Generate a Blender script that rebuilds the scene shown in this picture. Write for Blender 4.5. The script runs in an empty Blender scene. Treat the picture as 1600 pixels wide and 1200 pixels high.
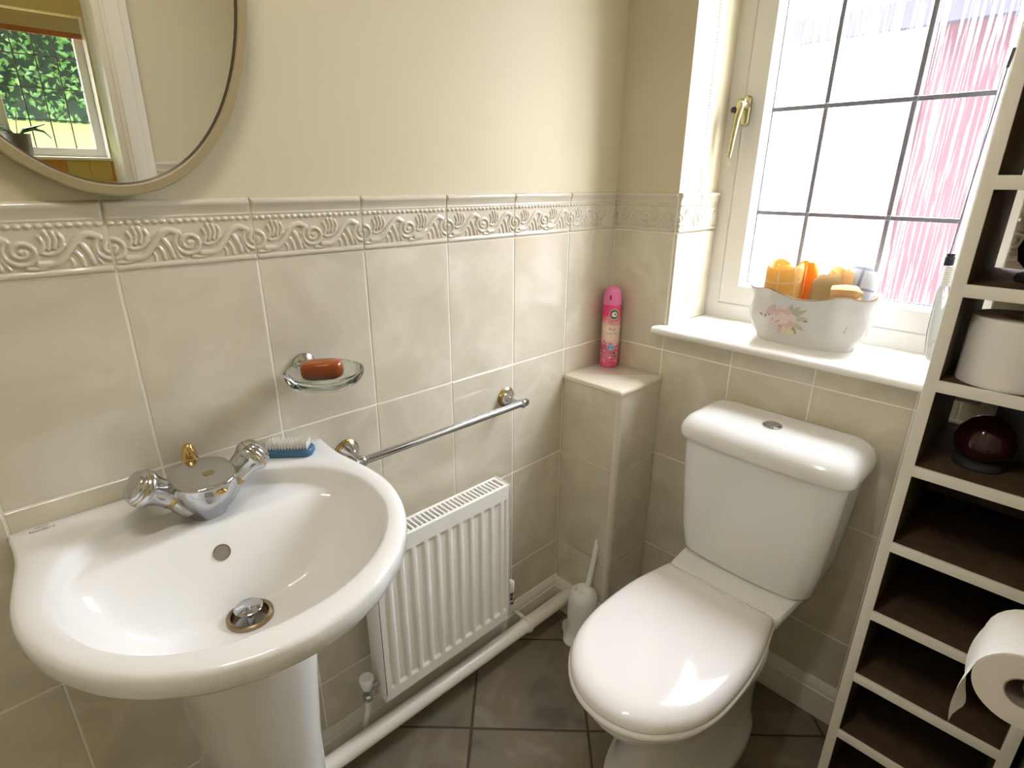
import bpy, bmesh, math, random
from mathutils import Vector, Matrix, Quaternion
import numpy as np

# ------------------------------------------------------------------ camera, world, light, exposure
S = bpy.context.scene
COL = S.collection
PI = math.pi
cam_d = bpy.data.cameras.new('camera'); cam = bpy.data.objects.new('camera', cam_d); COL.objects.link(cam)
cam_d.sensor_width = 36.0; cam_d.lens = 870.9 / 1600 * 36.0; cam_d.clip_start = 0.01; cam_d.clip_end = 200
_r = Vector((0.7216, -0.6923, 0.0056)); _d = Vector((-0.2349, -0.2525, -0.9386)); _f = Vector((0.6512, 0.6760, -0.3448))
cam.matrix_world = Matrix(((_r.x, -_d.x, -_f.x, -1.3471), (_r.y, -_d.y, -_f.y, -0.9821), (_r.z, -_d.z, -_f.z, 1.3303), (0, 0, 0, 1)))
S.camera = cam
S.view_settings.view_transform = 'Standard'
try: S.view_settings.look = 'None'
except Exception: pass
S.view_settings.gamma = 1.0
S.view_settings.use_curve_mapping = False
S.view_settings.exposure = 0.28
W = bpy.data.worlds.new('world'); S.world = W; W.use_nodes = True
wn = W.node_tree; wn.nodes.clear()
wo = wn.nodes.new('ShaderNodeOutputWorld'); wb = wn.nodes.new('ShaderNodeBackground'); ws = wn.nodes.new('ShaderNodeTexSky')
ws.sky_type = 'NISHITA'; ws.sun_disc = False; ws.sun_elevation = math.radians(48); ws.sun_rotation = math.radians(200)
ws.air_density = 1.0; ws.dust_density = 4.0; ws.ozone_density = 1.0
wmx = wn.nodes.new('ShaderNodeMixRGB'); wmx.inputs[0].default_value = 0.75; wmx.inputs[2].default_value = (7.5, 7.6, 8.0, 1)
SKY = 5.0
wb.inputs['Strength'].default_value = SKY
wn.links.new(ws.outputs[0], wmx.inputs[1]); wn.links.new(wmx.outputs[0], wb.inputs['Color']); wn.links.new(wb.outputs[0], wo.inputs[0])
sun_d = bpy.data.lights.new('sun', 'SUN'); sun_d.energy = 9.0; sun_d.angle = math.radians(1.0); sun_d.color = (1.0, 0.95, 0.86)
sun = bpy.data.objects.new('sun', sun_d); COL.objects.link(sun)
sun.rotation_euler = Vector((0.30, -0.62, -0.72)).to_track_quat('-Z', 'Y').to_euler()
def portal(name, loc, direction, sx, sy):
    l = bpy.data.lights.new(name, 'AREA'); l.shape = 'RECTANGLE'; l.size = sx; l.size_y = sy
    o = bpy.data.objects.new(name, l); COL.objects.link(o); o.location = loc
    o.rotation_euler = Vector(direction).to_track_quat('-Z', 'Z').to_euler()
    l.cycles.is_portal = True
portal('sky_portal_bath', (0.30, -0.53, 1.53), (-1, 0, 0), 0.72, 1.2)
portal('sky_portal_kitchen', (-1.52, -3.22, 1.55), (0, 1, 0), 1.80, 0.8)
S.cycles.max_bounces = 12; S.cycles.diffuse_bounces = 6; S.cycles.glossy_bounces = 6; S.cycles.transmission_bounces = 8
S.cycles.transparent_max_bounces = 16; S.cycles.sample_clamp_indirect = 6.0; S.cycles.blur_glossy = 0.5
S.cycles.caustics_refractive = False; S.cycles.caustics_reflective = False

# ------------------------------------------------------------------ materials
MATS = {}
def sock(n, name): return n.inputs[name]
def mat(name, col, rough=0.5, metal=0.0, spec=0.5, coat=0.0, coat_rough=0.05, trans=0.0, ior=1.45, emit=None, emit_s=0.0, sheen=0.0,
        var=None, var_scale=8.0, var_detail=5.0, var_dist=0.0, rnd=False, bump=0.0, bump_scale=200.0, sss=0.0):
    m = bpy.data.materials.new(name); m.use_nodes = True; nt = m.node_tree; b = nt.nodes['Principled BSDF']
    b.inputs['Base Color'].default_value = (*col, 1); b.inputs['Roughness'].default_value = rough; b.inputs['Metallic'].default_value = metal
    b.inputs['Specular IOR Level'].default_value = spec; b.inputs['Coat Weight'].default_value = coat; b.inputs['Coat Roughness'].default_value = coat_rough
    b.inputs['Transmission Weight'].default_value = trans; b.inputs['IOR'].default_value = ior; b.inputs['Sheen Weight'].default_value = sheen
    if sss: b.inputs['Subsurface Weight'].default_value = sss; b.inputs['Subsurface Radius'].default_value = (0.01, 0.006, 0.004)
    if emit: b.inputs['Emission Color'].default_value = (*emit, 1); b.inputs['Emission Strength'].default_value = emit_s
    tc = nt.nodes.new('ShaderNodeTexCoord'); vec = tc.outputs['Object']
    if rnd:
        oi = nt.nodes.new('ShaderNodeObjectInfo'); mm = nt.nodes.new('ShaderNodeVectorMath'); mm.operation = 'ADD'
        sc = nt.nodes.new('ShaderNodeVectorMath'); sc.operation = 'SCALE'; sc.inputs[0].default_value = (17.3, 9.1, 23.7)
        nt.links.new(oi.outputs['Random'], sc.inputs['Scale']); nt.links.new(vec, mm.inputs[0]); nt.links.new(sc.outputs[0], mm.inputs[1]); vec = mm.outputs[0]
    if var:
        n = nt.nodes.new('ShaderNodeTexNoise'); n.inputs['Scale'].default_value = var_scale; n.inputs['Detail'].default_value = var_detail
        n.inputs['Distortion'].default_value = var_dist
        r = nt.nodes.new('ShaderNodeValToRGB'); cr = r.color_ramp
        stops = var
        cr.elements[0].position = stops[0][0]; cr.elements[0].color = (*stops[0][1], 1)
        cr.elements[1].position = stops[-1][0]; cr.elements[1].color = (*stops[-1][1], 1)
        for p_, c_ in stops[1:-1]:
            e = cr.elements.new(p_); e.color = (*c_, 1)
        nt.links.new(vec, n.inputs['Vector']); nt.links.new(n.outputs['Fac'], r.inputs[0]); nt.links.new(r.outputs[0], b.inputs['Base Color'])
    if bump:
        n2 = nt.nodes.new('ShaderNodeTexNoise'); n2.inputs['Scale'].default_value = bump_scale; n2.inputs['Detail'].default_value = 3
        bp = nt.nodes.new('ShaderNodeBump'); bp.inputs['Strength'].default_value = bump; bp.inputs['Distance'].default_value = 0.002
        nt.links.new(vec, n2.inputs['Vector']); nt.links.new(n2.outputs['Fac'], bp.inputs['Height']); nt.links.new(bp.outputs[0], b.inputs['Normal'])
    MATS[name] = m
    return m
def M(n): return MATS[n]
mat('paint_cream', (0.62, 0.555, 0.40), 0.6, bump=0.08, bump_scale=350, spec=0.3)
mat('paint_white', (0.82, 0.80, 0.74), 0.55, spec=0.3)
mat('grout', (0.88, 0.84, 0.75), 0.8)
T0 = (0.50, 0.435, 0.325)
mat('wall_tile', T0, 0.10, coat=0.6, coat_rough=0.03, var=[(0.32, (0.575, 0.52, 0.405)), (0.5, (0.63, 0.575, 0.455)), (0.62, (0.69, 0.635, 0.515)), (0.72, (0.625, 0.56, 0.44))], var_scale=7.5, var_dist=0.6, rnd=True, spec=0.6, bump=0.02, bump_scale=14)
mat('dado_tile', (0.54, 0.475, 0.37), 0.12, coat=0.6, coat_rough=0.04, var=[(0.3, (0.57, 0.52, 0.41)), (0.7, (0.62, 0.57, 0.46))], var_scale=9, rnd=True)
mat('tile_trim', (0.68, 0.62, 0.51), 0.15, coat=0.3)
mat('ceramic', (0.84, 0.83, 0.81), 0.10, spec=0.5, coat=0.3, coat_rough=0.04)
mat('ceramic_cool', (0.82, 0.82, 0.80), 0.10, spec=0.5, coat=0.3, coat_rough=0.04)
mat('seat_plastic', (0.83, 0.80, 0.77), 0.09, spec=0.5)
mat('chrome', (0.58, 0.59, 0.62), 0.12, 1.0)
mat('gold', (0.62, 0.44, 0.18), 0.16, 1.0)
mat('antique_gold', (0.45, 0.33, 0.15), 0.22, 1.0)
mat('brass_pale', (0.46, 0.42, 0.24), 0.25, 1.0)
mat('brown_metal', (0.34, 0.26, 0.17), 0.25, 1.0)
mat('enamel', (0.84, 0.82, 0.76), 0.25)
mat('enamel_pipe', (0.80, 0.76, 0.66), 0.3)
mat('gloss_wood', (0.78, 0.74, 0.65), 0.25)
mat('upvc', (0.80, 0.79, 0.75), 0.22)
mat('sill', (0.84, 0.82, 0.77), 0.25)
mat('overflow_grey', (0.23, 0.20, 0.16), 0.5)
mat('dark_hollow', (0.05, 0.04, 0.03), 0.8)
mat('grille_shade', (0.025, 0.02, 0.014), 0.7)
mat('lead', (0.20, 0.20, 0.23), 0.45, 0.3)
mat('floor_tile', (0.2, 0.17, 0.13), 0.5, var=[(0.30, (0.105, 0.092, 0.064)), (0.44, (0.165, 0.148, 0.108)), (0.56, (0.180, 0.142, 0.088)), (0.72, (0.245, 0.225, 0.175))], var_scale=7.5, var_detail=8, var_dist=0.5, rnd=True, bump=0.25, bump_scale=45)
mat('floor_grout', (0.075, 0.055, 0.035), 0.9, bump=0.3, bump_scale=150)
mat('brown_board', (0.075, 0.047, 0.025), 0.6, var=[(0.3, (0.06, 0.037, 0.02)), (0.7, (0.095, 0.06, 0.031))], var_scale=40)
mat('shelf_lip', (0.86, 0.83, 0.75), 0.4)
mat('paper', (0.92, 0.90, 0.87), 0.85, bump=0.35, bump_scale=260)
mat('paper_end', (0.80, 0.74, 0.66), 0.9, bump=0.2, bump_scale=500)
mat('cardboard', (0.33, 0.27, 0.21), 0.85)
mat('soap', (0.30, 0.062, 0.008), 0.22, sss=0.25, coat=0.3)
mat('blue_plastic', (0.055, 0.15, 0.27), 0.4)
mat('black_plastic', (0.012, 0.012, 0.014), 0.35)
mat('bristle', (0.82, 0.80, 0.74), 0.6)
mat('white_plastic', (0.78, 0.78, 0.72), 0.35)
mat('frost_plastic', (0.90, 0.90, 0.85), 0.35, trans=0.0)
mat('glass_green', (0.90, 0.97, 0.93), 0.02, trans=1.0, ior=1.5)
mat('clear_acrylic', (0.88, 0.91, 0.92), 0.05, trans=0.85, ior=1.45)
mat('mirror', (0.80, 0.80, 0.76), 0.0, 1.0)
mat('mirror_frame', (0.44, 0.36, 0.23), 0.38, 0.55)
mat('mirror_edge', (0.10, 0.075, 0.05), 0.4, 0.5)
mat('pink_cap', (0.80, 0.20, 0.42), 0.35)
mat('pink_dark', (0.30, 0.01, 0.06), 0.5)
mat('label_cream', (0.83, 0.66, 0.56), 0.3)
mat('label_gold', (0.45, 0.30, 0.05), 0.3)
mat('label_brown', (0.30, 0.16, 0.10), 0.4)
mat('label_green', (0.06, 0.16, 0.03), 0.3)
mat('label_white', (0.85, 0.86, 0.83), 0.3)
mat('label_blue', (0.16, 0.50, 0.66), 0.3)
mat('label_pale', (0.84, 0.50, 0.55), 0.3)
mat('label_dkpink', (0.40, 0.05, 0.16), 0.3)
mat('porcelain', (0.69, 0.685, 0.665), 0.08, coat=0.5)
mat('gilt', (0.33, 0.22, 0.13), 0.35, 0.6)
mat('petal', (0.66, 0.47, 0.45), 0.3); mat('petal_light', (0.74, 0.62, 0.58), 0.3); mat('petal_deep', (0.58, 0.27, 0.32), 0.3); mat('petal_mauve', (0.60, 0.45, 0.47), 0.3)
mat('leaf_print', (0.42, 0.44, 0.32), 0.3); mat('leaf_print_pale', (0.52, 0.52, 0.38), 0.3); mat('stem_print', (0.33, 0.30, 0.20), 0.3); mat('yellow_print', (0.72, 0.62, 0.36), 0.3)
mat('ink', (0.10, 0.11, 0.08), 0.5)
mat('kitchen_yellow', (0.80, 0.68, 0.36), 0.6)
mat('blind_cloth', (0.62, 0.55, 0.38), 0.85)
mat('blind_red', (0.42, 0.16, 0.07), 0.85)
mat('tile_yellow', (0.64, 0.52, 0.20), 0.2); mat('tile_blue', (0.20, 0.24, 0.30), 0.2); mat('tile_orange', (0.60, 0.29, 0.08), 0.2); mat('tile_olive', (0.40, 0.36, 0.17), 0.2); mat('tile_teal', (0.27, 0.32, 0.30), 0.2)
mat('pot_grey', (0.16, 0.15, 0.16), 0.5)
mat('orchid_leaf', (0.035, 0.085, 0.02), 0.35)
mat('lawn', (0.30, 0.42, 0.08), 0.9, var=[(0.3, (0.12, 0.17, 0.03)), (0.7, (0.18, 0.22, 0.05))], var_scale=3)
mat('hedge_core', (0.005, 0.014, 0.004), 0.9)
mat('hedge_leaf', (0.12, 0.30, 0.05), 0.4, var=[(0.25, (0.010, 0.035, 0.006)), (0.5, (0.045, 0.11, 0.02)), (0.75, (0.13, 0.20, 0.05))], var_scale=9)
mat('patio', (0.40, 0.39, 0.36), 0.9)
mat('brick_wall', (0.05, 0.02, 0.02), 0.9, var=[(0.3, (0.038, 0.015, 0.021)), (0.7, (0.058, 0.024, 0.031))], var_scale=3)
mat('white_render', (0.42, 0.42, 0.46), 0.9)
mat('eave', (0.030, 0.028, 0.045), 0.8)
mat('fade_tone', (0.13, 0.09, 0.105), 0.9)
mat('dark_red_glass', (0.030, 0.003, 0.005), 0.15, coat=0.3)
mat('charcoal', (0.03, 0.028, 0.027), 0.5)
mat('carpet_grey', (0.35, 0.32, 0.28), 0.9)
mat('lamp_lens', (1, 1, 1), 0.4, emit=(1.0, 0.95, 0.86), emit_s=90.0)

def glass_obscure():
    m = bpy.data.materials.new('obscure_glass'); m.use_nodes = True; nt = m.node_tree; nt.nodes.clear()
    out = nt.nodes.new('ShaderNodeOutputMaterial'); tr = nt.nodes.new('ShaderNodeBsdfTransparent'); tl = nt.nodes.new('ShaderNodeBsdfTranslucent')
    tr.inputs[0].default_value = (0.93, 0.95, 0.96, 1); tl.inputs[0].default_value = (0.95, 0.96, 0.97, 1)
    gl = nt.nodes.new('ShaderNodeBsdfGlossy'); gl.inputs['Roughness'].default_value = 0.15
    g = nt.nodes.new('ShaderNodeNewGeometry'); mp = nt.nodes.new('ShaderNodeMapping'); mp.inputs['Scale'].default_value = (0, 230, 4.5)
    nz = nt.nodes.new('ShaderNodeTexNoise'); nz.inputs['Scale'].default_value = 1.0; nz.inputs['Detail'].default_value = 2.0; nz.inputs['Distortion'].default_value = 0.5
    rp = nt.nodes.new('ShaderNodeValToRGB'); rp.color_ramp.elements[0].position = 0.50; rp.color_ramp.elements[1].position = 0.60
    rp.color_ramp.elements[0].color = (0.006, 0.006, 0.006, 1); rp.color_ramp.elements[1].color = (0.20, 0.20, 0.20, 1)
    mx = nt.nodes.new('ShaderNodeMixShader'); mx2 = nt.nodes.new('ShaderNodeMixShader'); mx2.inputs[0].default_value = 0.05
    nt.links.new(g.outputs['Position'], mp.inputs['Vector']); nt.links.new(mp.outputs[0], nz.inputs['Vector']); nt.links.new(nz.outputs['Fac'], rp.inputs[0])
    nt.links.new(rp.outputs[0], mx.inputs[0]); nt.links.new(tr.outputs[0], mx.inputs[1]); nt.links.new(tl.outputs[0], mx.inputs[2])
    nt.links.new(mx.outputs[0], mx2.inputs[1]); nt.links.new(gl.outputs[0], mx2.inputs[2]); nt.links.new(mx2.outputs[0], out.inputs[0])
    MATS['obscure_glass'] = m
glass_obscure()
def glass_clear():
    m = bpy.data.materials.new('clear_glass'); m.use_nodes = True; nt = m.node_tree; nt.nodes.clear()
    out = nt.nodes.new('ShaderNodeOutputMaterial'); tr = nt.nodes.new('ShaderNodeBsdfTransparent'); gl = nt.nodes.new('ShaderNodeBsdfGlossy'); gl.inputs['Roughness'].default_value = 0.02
    tr.inputs[0].default_value = (0.34, 0.36, 0.35, 1)
    mx = nt.nodes.new('ShaderNodeMixShader'); mx.inputs[0].default_value = 0.03
    nt.links.new(tr.outputs[0], mx.inputs[1]); nt.links.new(gl.outputs[0], mx.inputs[2]); nt.links.new(mx.outputs[0], out.inputs[0])
    MATS['clear_glass'] = m
glass_clear()
def can_print():
    m = mat('can_print', (0.75, 0.06, 0.2), 0.25, coat=0.4); nt = m.node_tree; b = nt.nodes['Principled BSDF']
    tc = nt.nodes.new('ShaderNodeTexCoord'); sx = nt.nodes.new('ShaderNodeSeparateXYZ'); rp = nt.nodes.new('ShaderNodeValToRGB'); cr = rp.color_ramp
    nz = nt.nodes.new('ShaderNodeTexNoise'); nz.inputs['Scale'].default_value = 60; ad = nt.nodes.new('ShaderNodeMath'); ad.operation = 'MULTIPLY_ADD'; ad.inputs[1].default_value = 0.03
    mr = nt.nodes.new('ShaderNodeMapRange'); mr.inputs[1].default_value = 0.0; mr.inputs[2].default_value = 0.19
    stops = [(0.0, (0.70, 0.02, 0.10)), (0.10, (0.74, 0.06, 0.19)), (0.25, (0.72, 0.20, 0.32)), (0.42, (0.66, 0.10, 0.25)), (0.50, (0.82, 0.58, 0.50)), (0.72, (0.84, 0.66, 0.56)), (0.82, (0.80, 0.25, 0.36)), (0.90, (0.76, 0.05, 0.20)), (1.0, (0.74, 0.04, 0.20))]
    cr.elements[0].position = 0.0; cr.elements[0].color = (*stops[0][1], 1); cr.elements[1].position = 1.0; cr.elements[1].color = (*stops[-1][1], 1)
    for p_, c_ in stops[1:-1]:
        e = cr.elements.new(p_); e.color = (*c_, 1)
    nt.links.new(tc.outputs['Object'], sx.inputs[0]); nt.links.new(tc.outputs['Object'], nz.inputs['Vector']); nt.links.new(nz.outputs['Fac'], ad.inputs[0]); nt.links.new(sx.outputs['Z'], ad.inputs[2])
    nt.links.new(ad.outputs[0], mr.inputs[0]); nt.links.new(mr.outputs[0], rp.inputs[0]); nt.links.new(rp.outputs[0], b.inputs['Base Color'])
can_print()
def check_cloth(name, base, line, period=0.03, width=0.12):
    m = mat(name, base, 0.95, sheen=0.3, bump=0.6, bump_scale=400); nt = m.node_tree; b = nt.nodes['Principled BSDF']
    uv = nt.nodes.new('ShaderNodeUVMap'); sx = nt.nodes.new('ShaderNodeSeparateXYZ'); nt.links.new(uv.outputs[0], sx.inputs[0]); res = []
    for ax in ('X', 'Y'):
        a = nt.nodes.new('ShaderNodeMath'); a.operation = 'DIVIDE'; a.inputs[1].default_value = period
        f = nt.nodes.new('ShaderNodeMath'); f.operation = 'FRACT'; l = nt.nodes.new('ShaderNodeMath'); l.operation = 'LESS_THAN'; l.inputs[1].default_value = width
        nt.links.new(sx.outputs[ax], a.inputs[0]); nt.links.new(a.outputs[0], f.inputs[0]); nt.links.new(f.outputs[0], l.inputs[0]); res.append(l)
    mx = nt.nodes.new('ShaderNodeMath'); mx.operation = 'MAXIMUM'; nt.links.new(res[0].outputs[0], mx.inputs[0]); nt.links.new(res[1].outputs[0], mx.inputs[1])
    mc = nt.nodes.new('ShaderNodeMixRGB'); mc.inputs[1].default_value = (*base, 1); mc.inputs[2].default_value = (*line, 1)
    nt.links.new(mx.outputs[0], mc.inputs[0]); nt.links.new(mc.outputs[0], b.inputs['Base Color'])
check_cloth('cloth_yellow', (0.78, 0.51, 0.13), (0.82, 0.66, 0.40), 0.034, 0.13)
mat('cloth_orange', (0.94, 0.38, 0.03), 0.95, bump=0.5, bump_scale=400, sheen=0.3)
mat('cloth_beige', (0.56, 0.42, 0.20), 0.95, bump=0.8, bump_scale=300, sheen=0.3)
mat('cloth_peach', (0.80, 0.55, 0.27), 0.95, bump=0.8, bump_scale=300, sheen=0.3)
check_cloth('cloth_white', (0.78, 0.79, 0.80), (0.18, 0.21, 0.30), 0.045, 0.12)
for n_ in ('cloth_yellow', 'cloth_orange', 'cloth_beige', 'cloth_peach', 'cloth_white'):
    nt = M(n_).node_tree; b = nt.nodes['Principled BSDF']; o_ = [x for x in nt.nodes if x.type == 'OUTPUT_MATERIAL'][0]
    t_ = nt.nodes.new('ShaderNodeBsdfTranslucent'); mx_ = nt.nodes.new('ShaderNodeMixShader'); mx_.inputs[0].default_value = 0.35
    t_.inputs[0].default_value = b.inputs['Base Color'].default_value
    nt.links.new(b.outputs[0], mx_.inputs[1]); nt.links.new(t_.outputs[0], mx_.inputs[2]); nt.links.new(mx_.outputs[0], o_.inputs[0])

# ------------------------------------------------------------------ mesh helpers
class MB:
    def __init__(s): s.v = []; s.f = []; s.mi = []; s.cur = 0
    def add(s, vs, fs):
        o = len(s.v); s.v += [tuple(v) for v in vs]; s.f += [tuple(i + o for i in f) for f in fs]; s.mi += [s.cur] * len(fs); return s
    def box(s, x0, x1, y0, y1, z0, z1):
        v = [(x0, y0, z0), (x1, y0, z0), (x1, y1, z0), (x0, y1, z0), (x0, y0, z1), (x1, y0, z1), (x1, y1, z1), (x0, y1, z1)]
        return s.add(v, [(0, 3, 2, 1), (4, 5, 6, 7), (0, 1, 5, 4), (1, 2, 6, 5), (2, 3, 7, 6), (3, 0, 4, 7)])
    def loft(s, rings, cap0=True, cap1=True, closed=True):
        n = len(rings[0]); assert all(len(r) == n for r in rings); vs = [p for r in rings for p in r]; fs = []
        for i in range(len(rings) - 1):
            for j in range(n if closed else n - 1):
                k = (j + 1) % n; fs.append((i * n + j, i * n + k, (i + 1) * n + k, (i + 1) * n + j))
        if cap0: fs.append(tuple(range(n - 1, -1, -1)))
        if cap1: fs.append(tuple((len(rings) - 1) * n + j for j in range(n)))
        return s.add(vs, fs)
    def lathe(s, prof, c=(0, 0, 0), axis=(0, 0, 1), n=32, cap0=True, cap1=True):
        c = Vector(c); q = Vector((0, 0, 1)).rotation_difference(Vector(axis).normalized()); rings = []
        for r, h in prof:
            rings.append([c + q @ Vector((r * math.cos(2 * PI * j / n), r * math.sin(2 * PI * j / n), h)) for j in range(n)])
        return s.loft(rings, cap0, cap1)
    def tube(s, pts, r, n=12, cap=True):
        pts = [Vector(p) for p in pts]; rings = []; up = Vector((0, 0, 1)); nrm = None
        for i, p in enumerate(pts):
            t = (pts[min(i + 1, len(pts) - 1)] - pts[max(i - 1, 0)]).normalized()
            if nrm is None:
                a = up if abs(t.dot(up)) < 0.9 else Vector((1, 0, 0)); nrm = (a - t * a.dot(t)).normalized()
            else: nrm = (nrm - t * nrm.dot(t)).normalized()
            b = t.cross(nrm); rr = r[i] if isinstance(r, (list, tuple)) else r
            rings.append([p + (nrm * math.cos(2 * PI * j / n) + b * math.sin(2 * PI * j / n)) * rr for j in range(n)])
        return s.loft(rings, cap, cap)
    def sphere(s, c, r, n=16, m=10):
        rr = r if isinstance(r, (tuple, list)) else (r, r, r); c = Vector(c); rings = []
        for i in range(1, m):
            a = PI * i / m
            rings.append([(c.x + rr[0] * math.sin(a) * math.cos(2 * PI * j / n), c.y + rr[1] * math.sin(a) * math.sin(2 * PI * j / n), c.z - rr[2] * math.cos(a)) for j in range(n)])
        o = len(s.v); s.loft(rings, False, False); b = len(s.v); s.v += [(c.x, c.y, c.z - rr[2]), (c.x, c.y, c.z + rr[2])]
        for j in range(n):
            k = (j + 1) % n; s.f.append((b, o + k, o + j)); s.f.append((b + 1, o + (m - 2) * n + j, o + (m - 2) * n + k)); s.mi += [s.cur] * 2
        return s
    def mesh(s, name, mats, smooth=True, angle=40, bevel=0, bseg=2):
        me = bpy.data.meshes.new(name); me.from_pydata(s.v, [], s.f)
        for m_ in (mats if isinstance(mats, (list, tuple)) else [mats]): me.materials.append(M(m_) if isinstance(m_, str) else m_)
        for p, i in zip(me.polygons, s.mi): p.material_index = i
        bm = bmesh.new(); bm.from_mesh(me)
        bmesh.ops.recalc_face_normals(bm, faces=bm.faces)
        if bevel:
            es = [e for e in bm.edges if len(e.link_faces) == 2 and e.calc_face_angle(0) > 0.5]
            bmesh.ops.bevel(bm, geom=es, offset=bevel, segments=bseg, profile=0.5, affect='EDGES', clamp_overlap=True)
        if smooth:
            for f in bm.faces: f.smooth = True
            for e in bm.edges: e.smooth = not (len(e.link_faces) == 2 and e.calc_face_angle(0) > math.radians(angle))
        bm.to_mesh(me); bm.free(); me.update(); return me
def obj(name, mb, mats, parent=None, loc=None, rot=None, **k):
    me = mb.mesh(name, mats, **k) if isinstance(mb, MB) else mb
    o = bpy.data.objects.new(name, me); COL.objects.link(o)
    if parent: o.parent = parent
    if loc is not None: o.location = loc
    if rot is not None: o.rotation_euler = rot
    return o
def tag(o, label, cat, group=None, kind=None):
    o['label'] = label; o['category'] = cat
    if group: o['group'] = group
    if kind: o['kind'] = kind
    return o
def struct(o, label=None, cat=None):
    o['kind'] = 'structure'
    if label: o['label'] = label
    if cat: o['category'] = cat
    return o
def thing(name, label, cat, loc=(0, 0, 0), rz=0, group=None):
    o = bpy.data.objects.new(name, None); COL.objects.link(o); o.location = loc; o.rotation_euler = (0, 0, rz); o.empty_display_size = 0.05
    return tag(o, label, cat, group)
def box(name, b, mats, parent=None, bevel=0.0, **k): return obj(name, MB().box(*b), mats, parent, bevel=bevel, **k)
def txt_mesh(name, body, size, mats, align='CENTER'):
    c = bpy.data.curves.new(name, 'FONT'); c.body = body; c.size = size; c.align_x = align; c.resolution_u = 2
    o = bpy.data.objects.new(name, c); COL.objects.link(o); dg = bpy.context.evaluated_depsgraph_get(); dg.update()
    me = bpy.data.meshes.new_from_object(o.evaluated_get(dg)); bpy.data.objects.remove(o); bpy.data.curves.remove(c)
    me.materials.clear(); me.materials.append(M(mats)); return me
def rrect(cx, cy, hx, hy, r, z, n=8):
    p = []
    for sx, sy, a0 in ((1, 1, 0), (-1, 1, PI / 2), (-1, -1, PI), (1, -1, 1.5 * PI)):
        for i in range(n + 1):
            a = a0 + PI / 2 * i / n; p.append((cx + sx * (hx - r) + r * math.cos(a), cy + sy * (hy - r) + r * math.sin(a), z))
    return p
def sm(a, b, x):
    t = max(0.0, min(1.0, (x - a) / (b - a))); return t * t * (3 - 2 * t)

# ------------------------------------------------------------------ tiles
ZD = 1.20; ZT = 1.30; TW = 0.20; TH = 0.3168; G = 0.0034
_tc = {}
def tile_mesh(w, h, name='tile', m='wall_tile', th=0.007, ch=0.0009):
    k = (round(w, 4), round(h, 4), m, th)
    if k in _tc: return _tc[k]
    b = MB(); z = th
    v = [(0, 0, 0), (w, 0, 0), (w, h, 0), (0, h, 0), (0, 0, z - ch), (w, 0, z - ch), (w, h, z - ch), (0, h, z - ch), (ch, ch, z), (w - ch, ch, z), (w - ch, h - ch, z), (ch, h - ch, z)]
    f = [(0, 1, 5, 4), (1, 2, 6, 5), (2, 3, 7, 6), (3, 0, 4, 7), (4, 5, 9, 8), (5, 6, 10, 9), (6, 7, 11, 10), (7, 4, 8, 11), (8, 9, 10, 11)]
    b.add(v, f); me = b.mesh(name, m, smooth=False); _tc[k] = me; return me
def place(name, me, parent, o, u, v, n):
    """local x->u, y->v, z->n (outwards)"""
    ob = bpy.data.objects.new(name, me); COL.objects.link(ob)
    u, v, n = Vector(u), Vector(v), Vector(n); o = Vector(o)
    ob.matrix_world = Matrix(((u.x, v.x, n.x, o.x), (u.y, v.y, n.y, o.y), (u.z, v.z, n.z, o.z), (0, 0, 0, 1)))
    if parent: ob.parent = parent
    return ob
TT = 0.007
def tile(parent, face, a0, a1, z0, z1, fixed, m='wall_tile', name='tile'):
    """face: 'S' sink wall (y=fixed, normal -y, a=x), 'W' window wall (x=fixed, normal -x, a=y), 'R' reveal (y=fixed normal -y facing opening), 'N' normal +y"""
    a0, a1 = min(a0, a1), max(a0, a1); w = a1 - a0 - G; h = z1 - z0 - G
    if w < 0.006 or h < 0.006: return
    me = tile_mesh(w, h, name, m)
    jit = random.uniform(-0.0004, 0.0003)
    if face == 'S': return place(name, me, parent, (a0 + G / 2, fixed + TT + jit, z0 + G / 2), (1, 0, 0), (0, 0, 1), (0, -1, 0))
    if face == 'W': return place(name, me, parent, (fixed + TT + jit, a1 - G / 2, z0 + G / 2), (0, -1, 0), (0, 0, 1), (-1, 0, 0))
    if face == 'E': return place(name, me, parent, (fixed - TT + jit, a0 + G / 2, z0 + G / 2), (0, 1, 0), (0, 0, 1), (1, 0, 0))
    if face == 'N': return place(name, me, parent, (a1 - G / 2, fixed - TT, z0 + G / 2), (-1, 0, 0), (0, 0, 1), (0, 1, 0))
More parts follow.
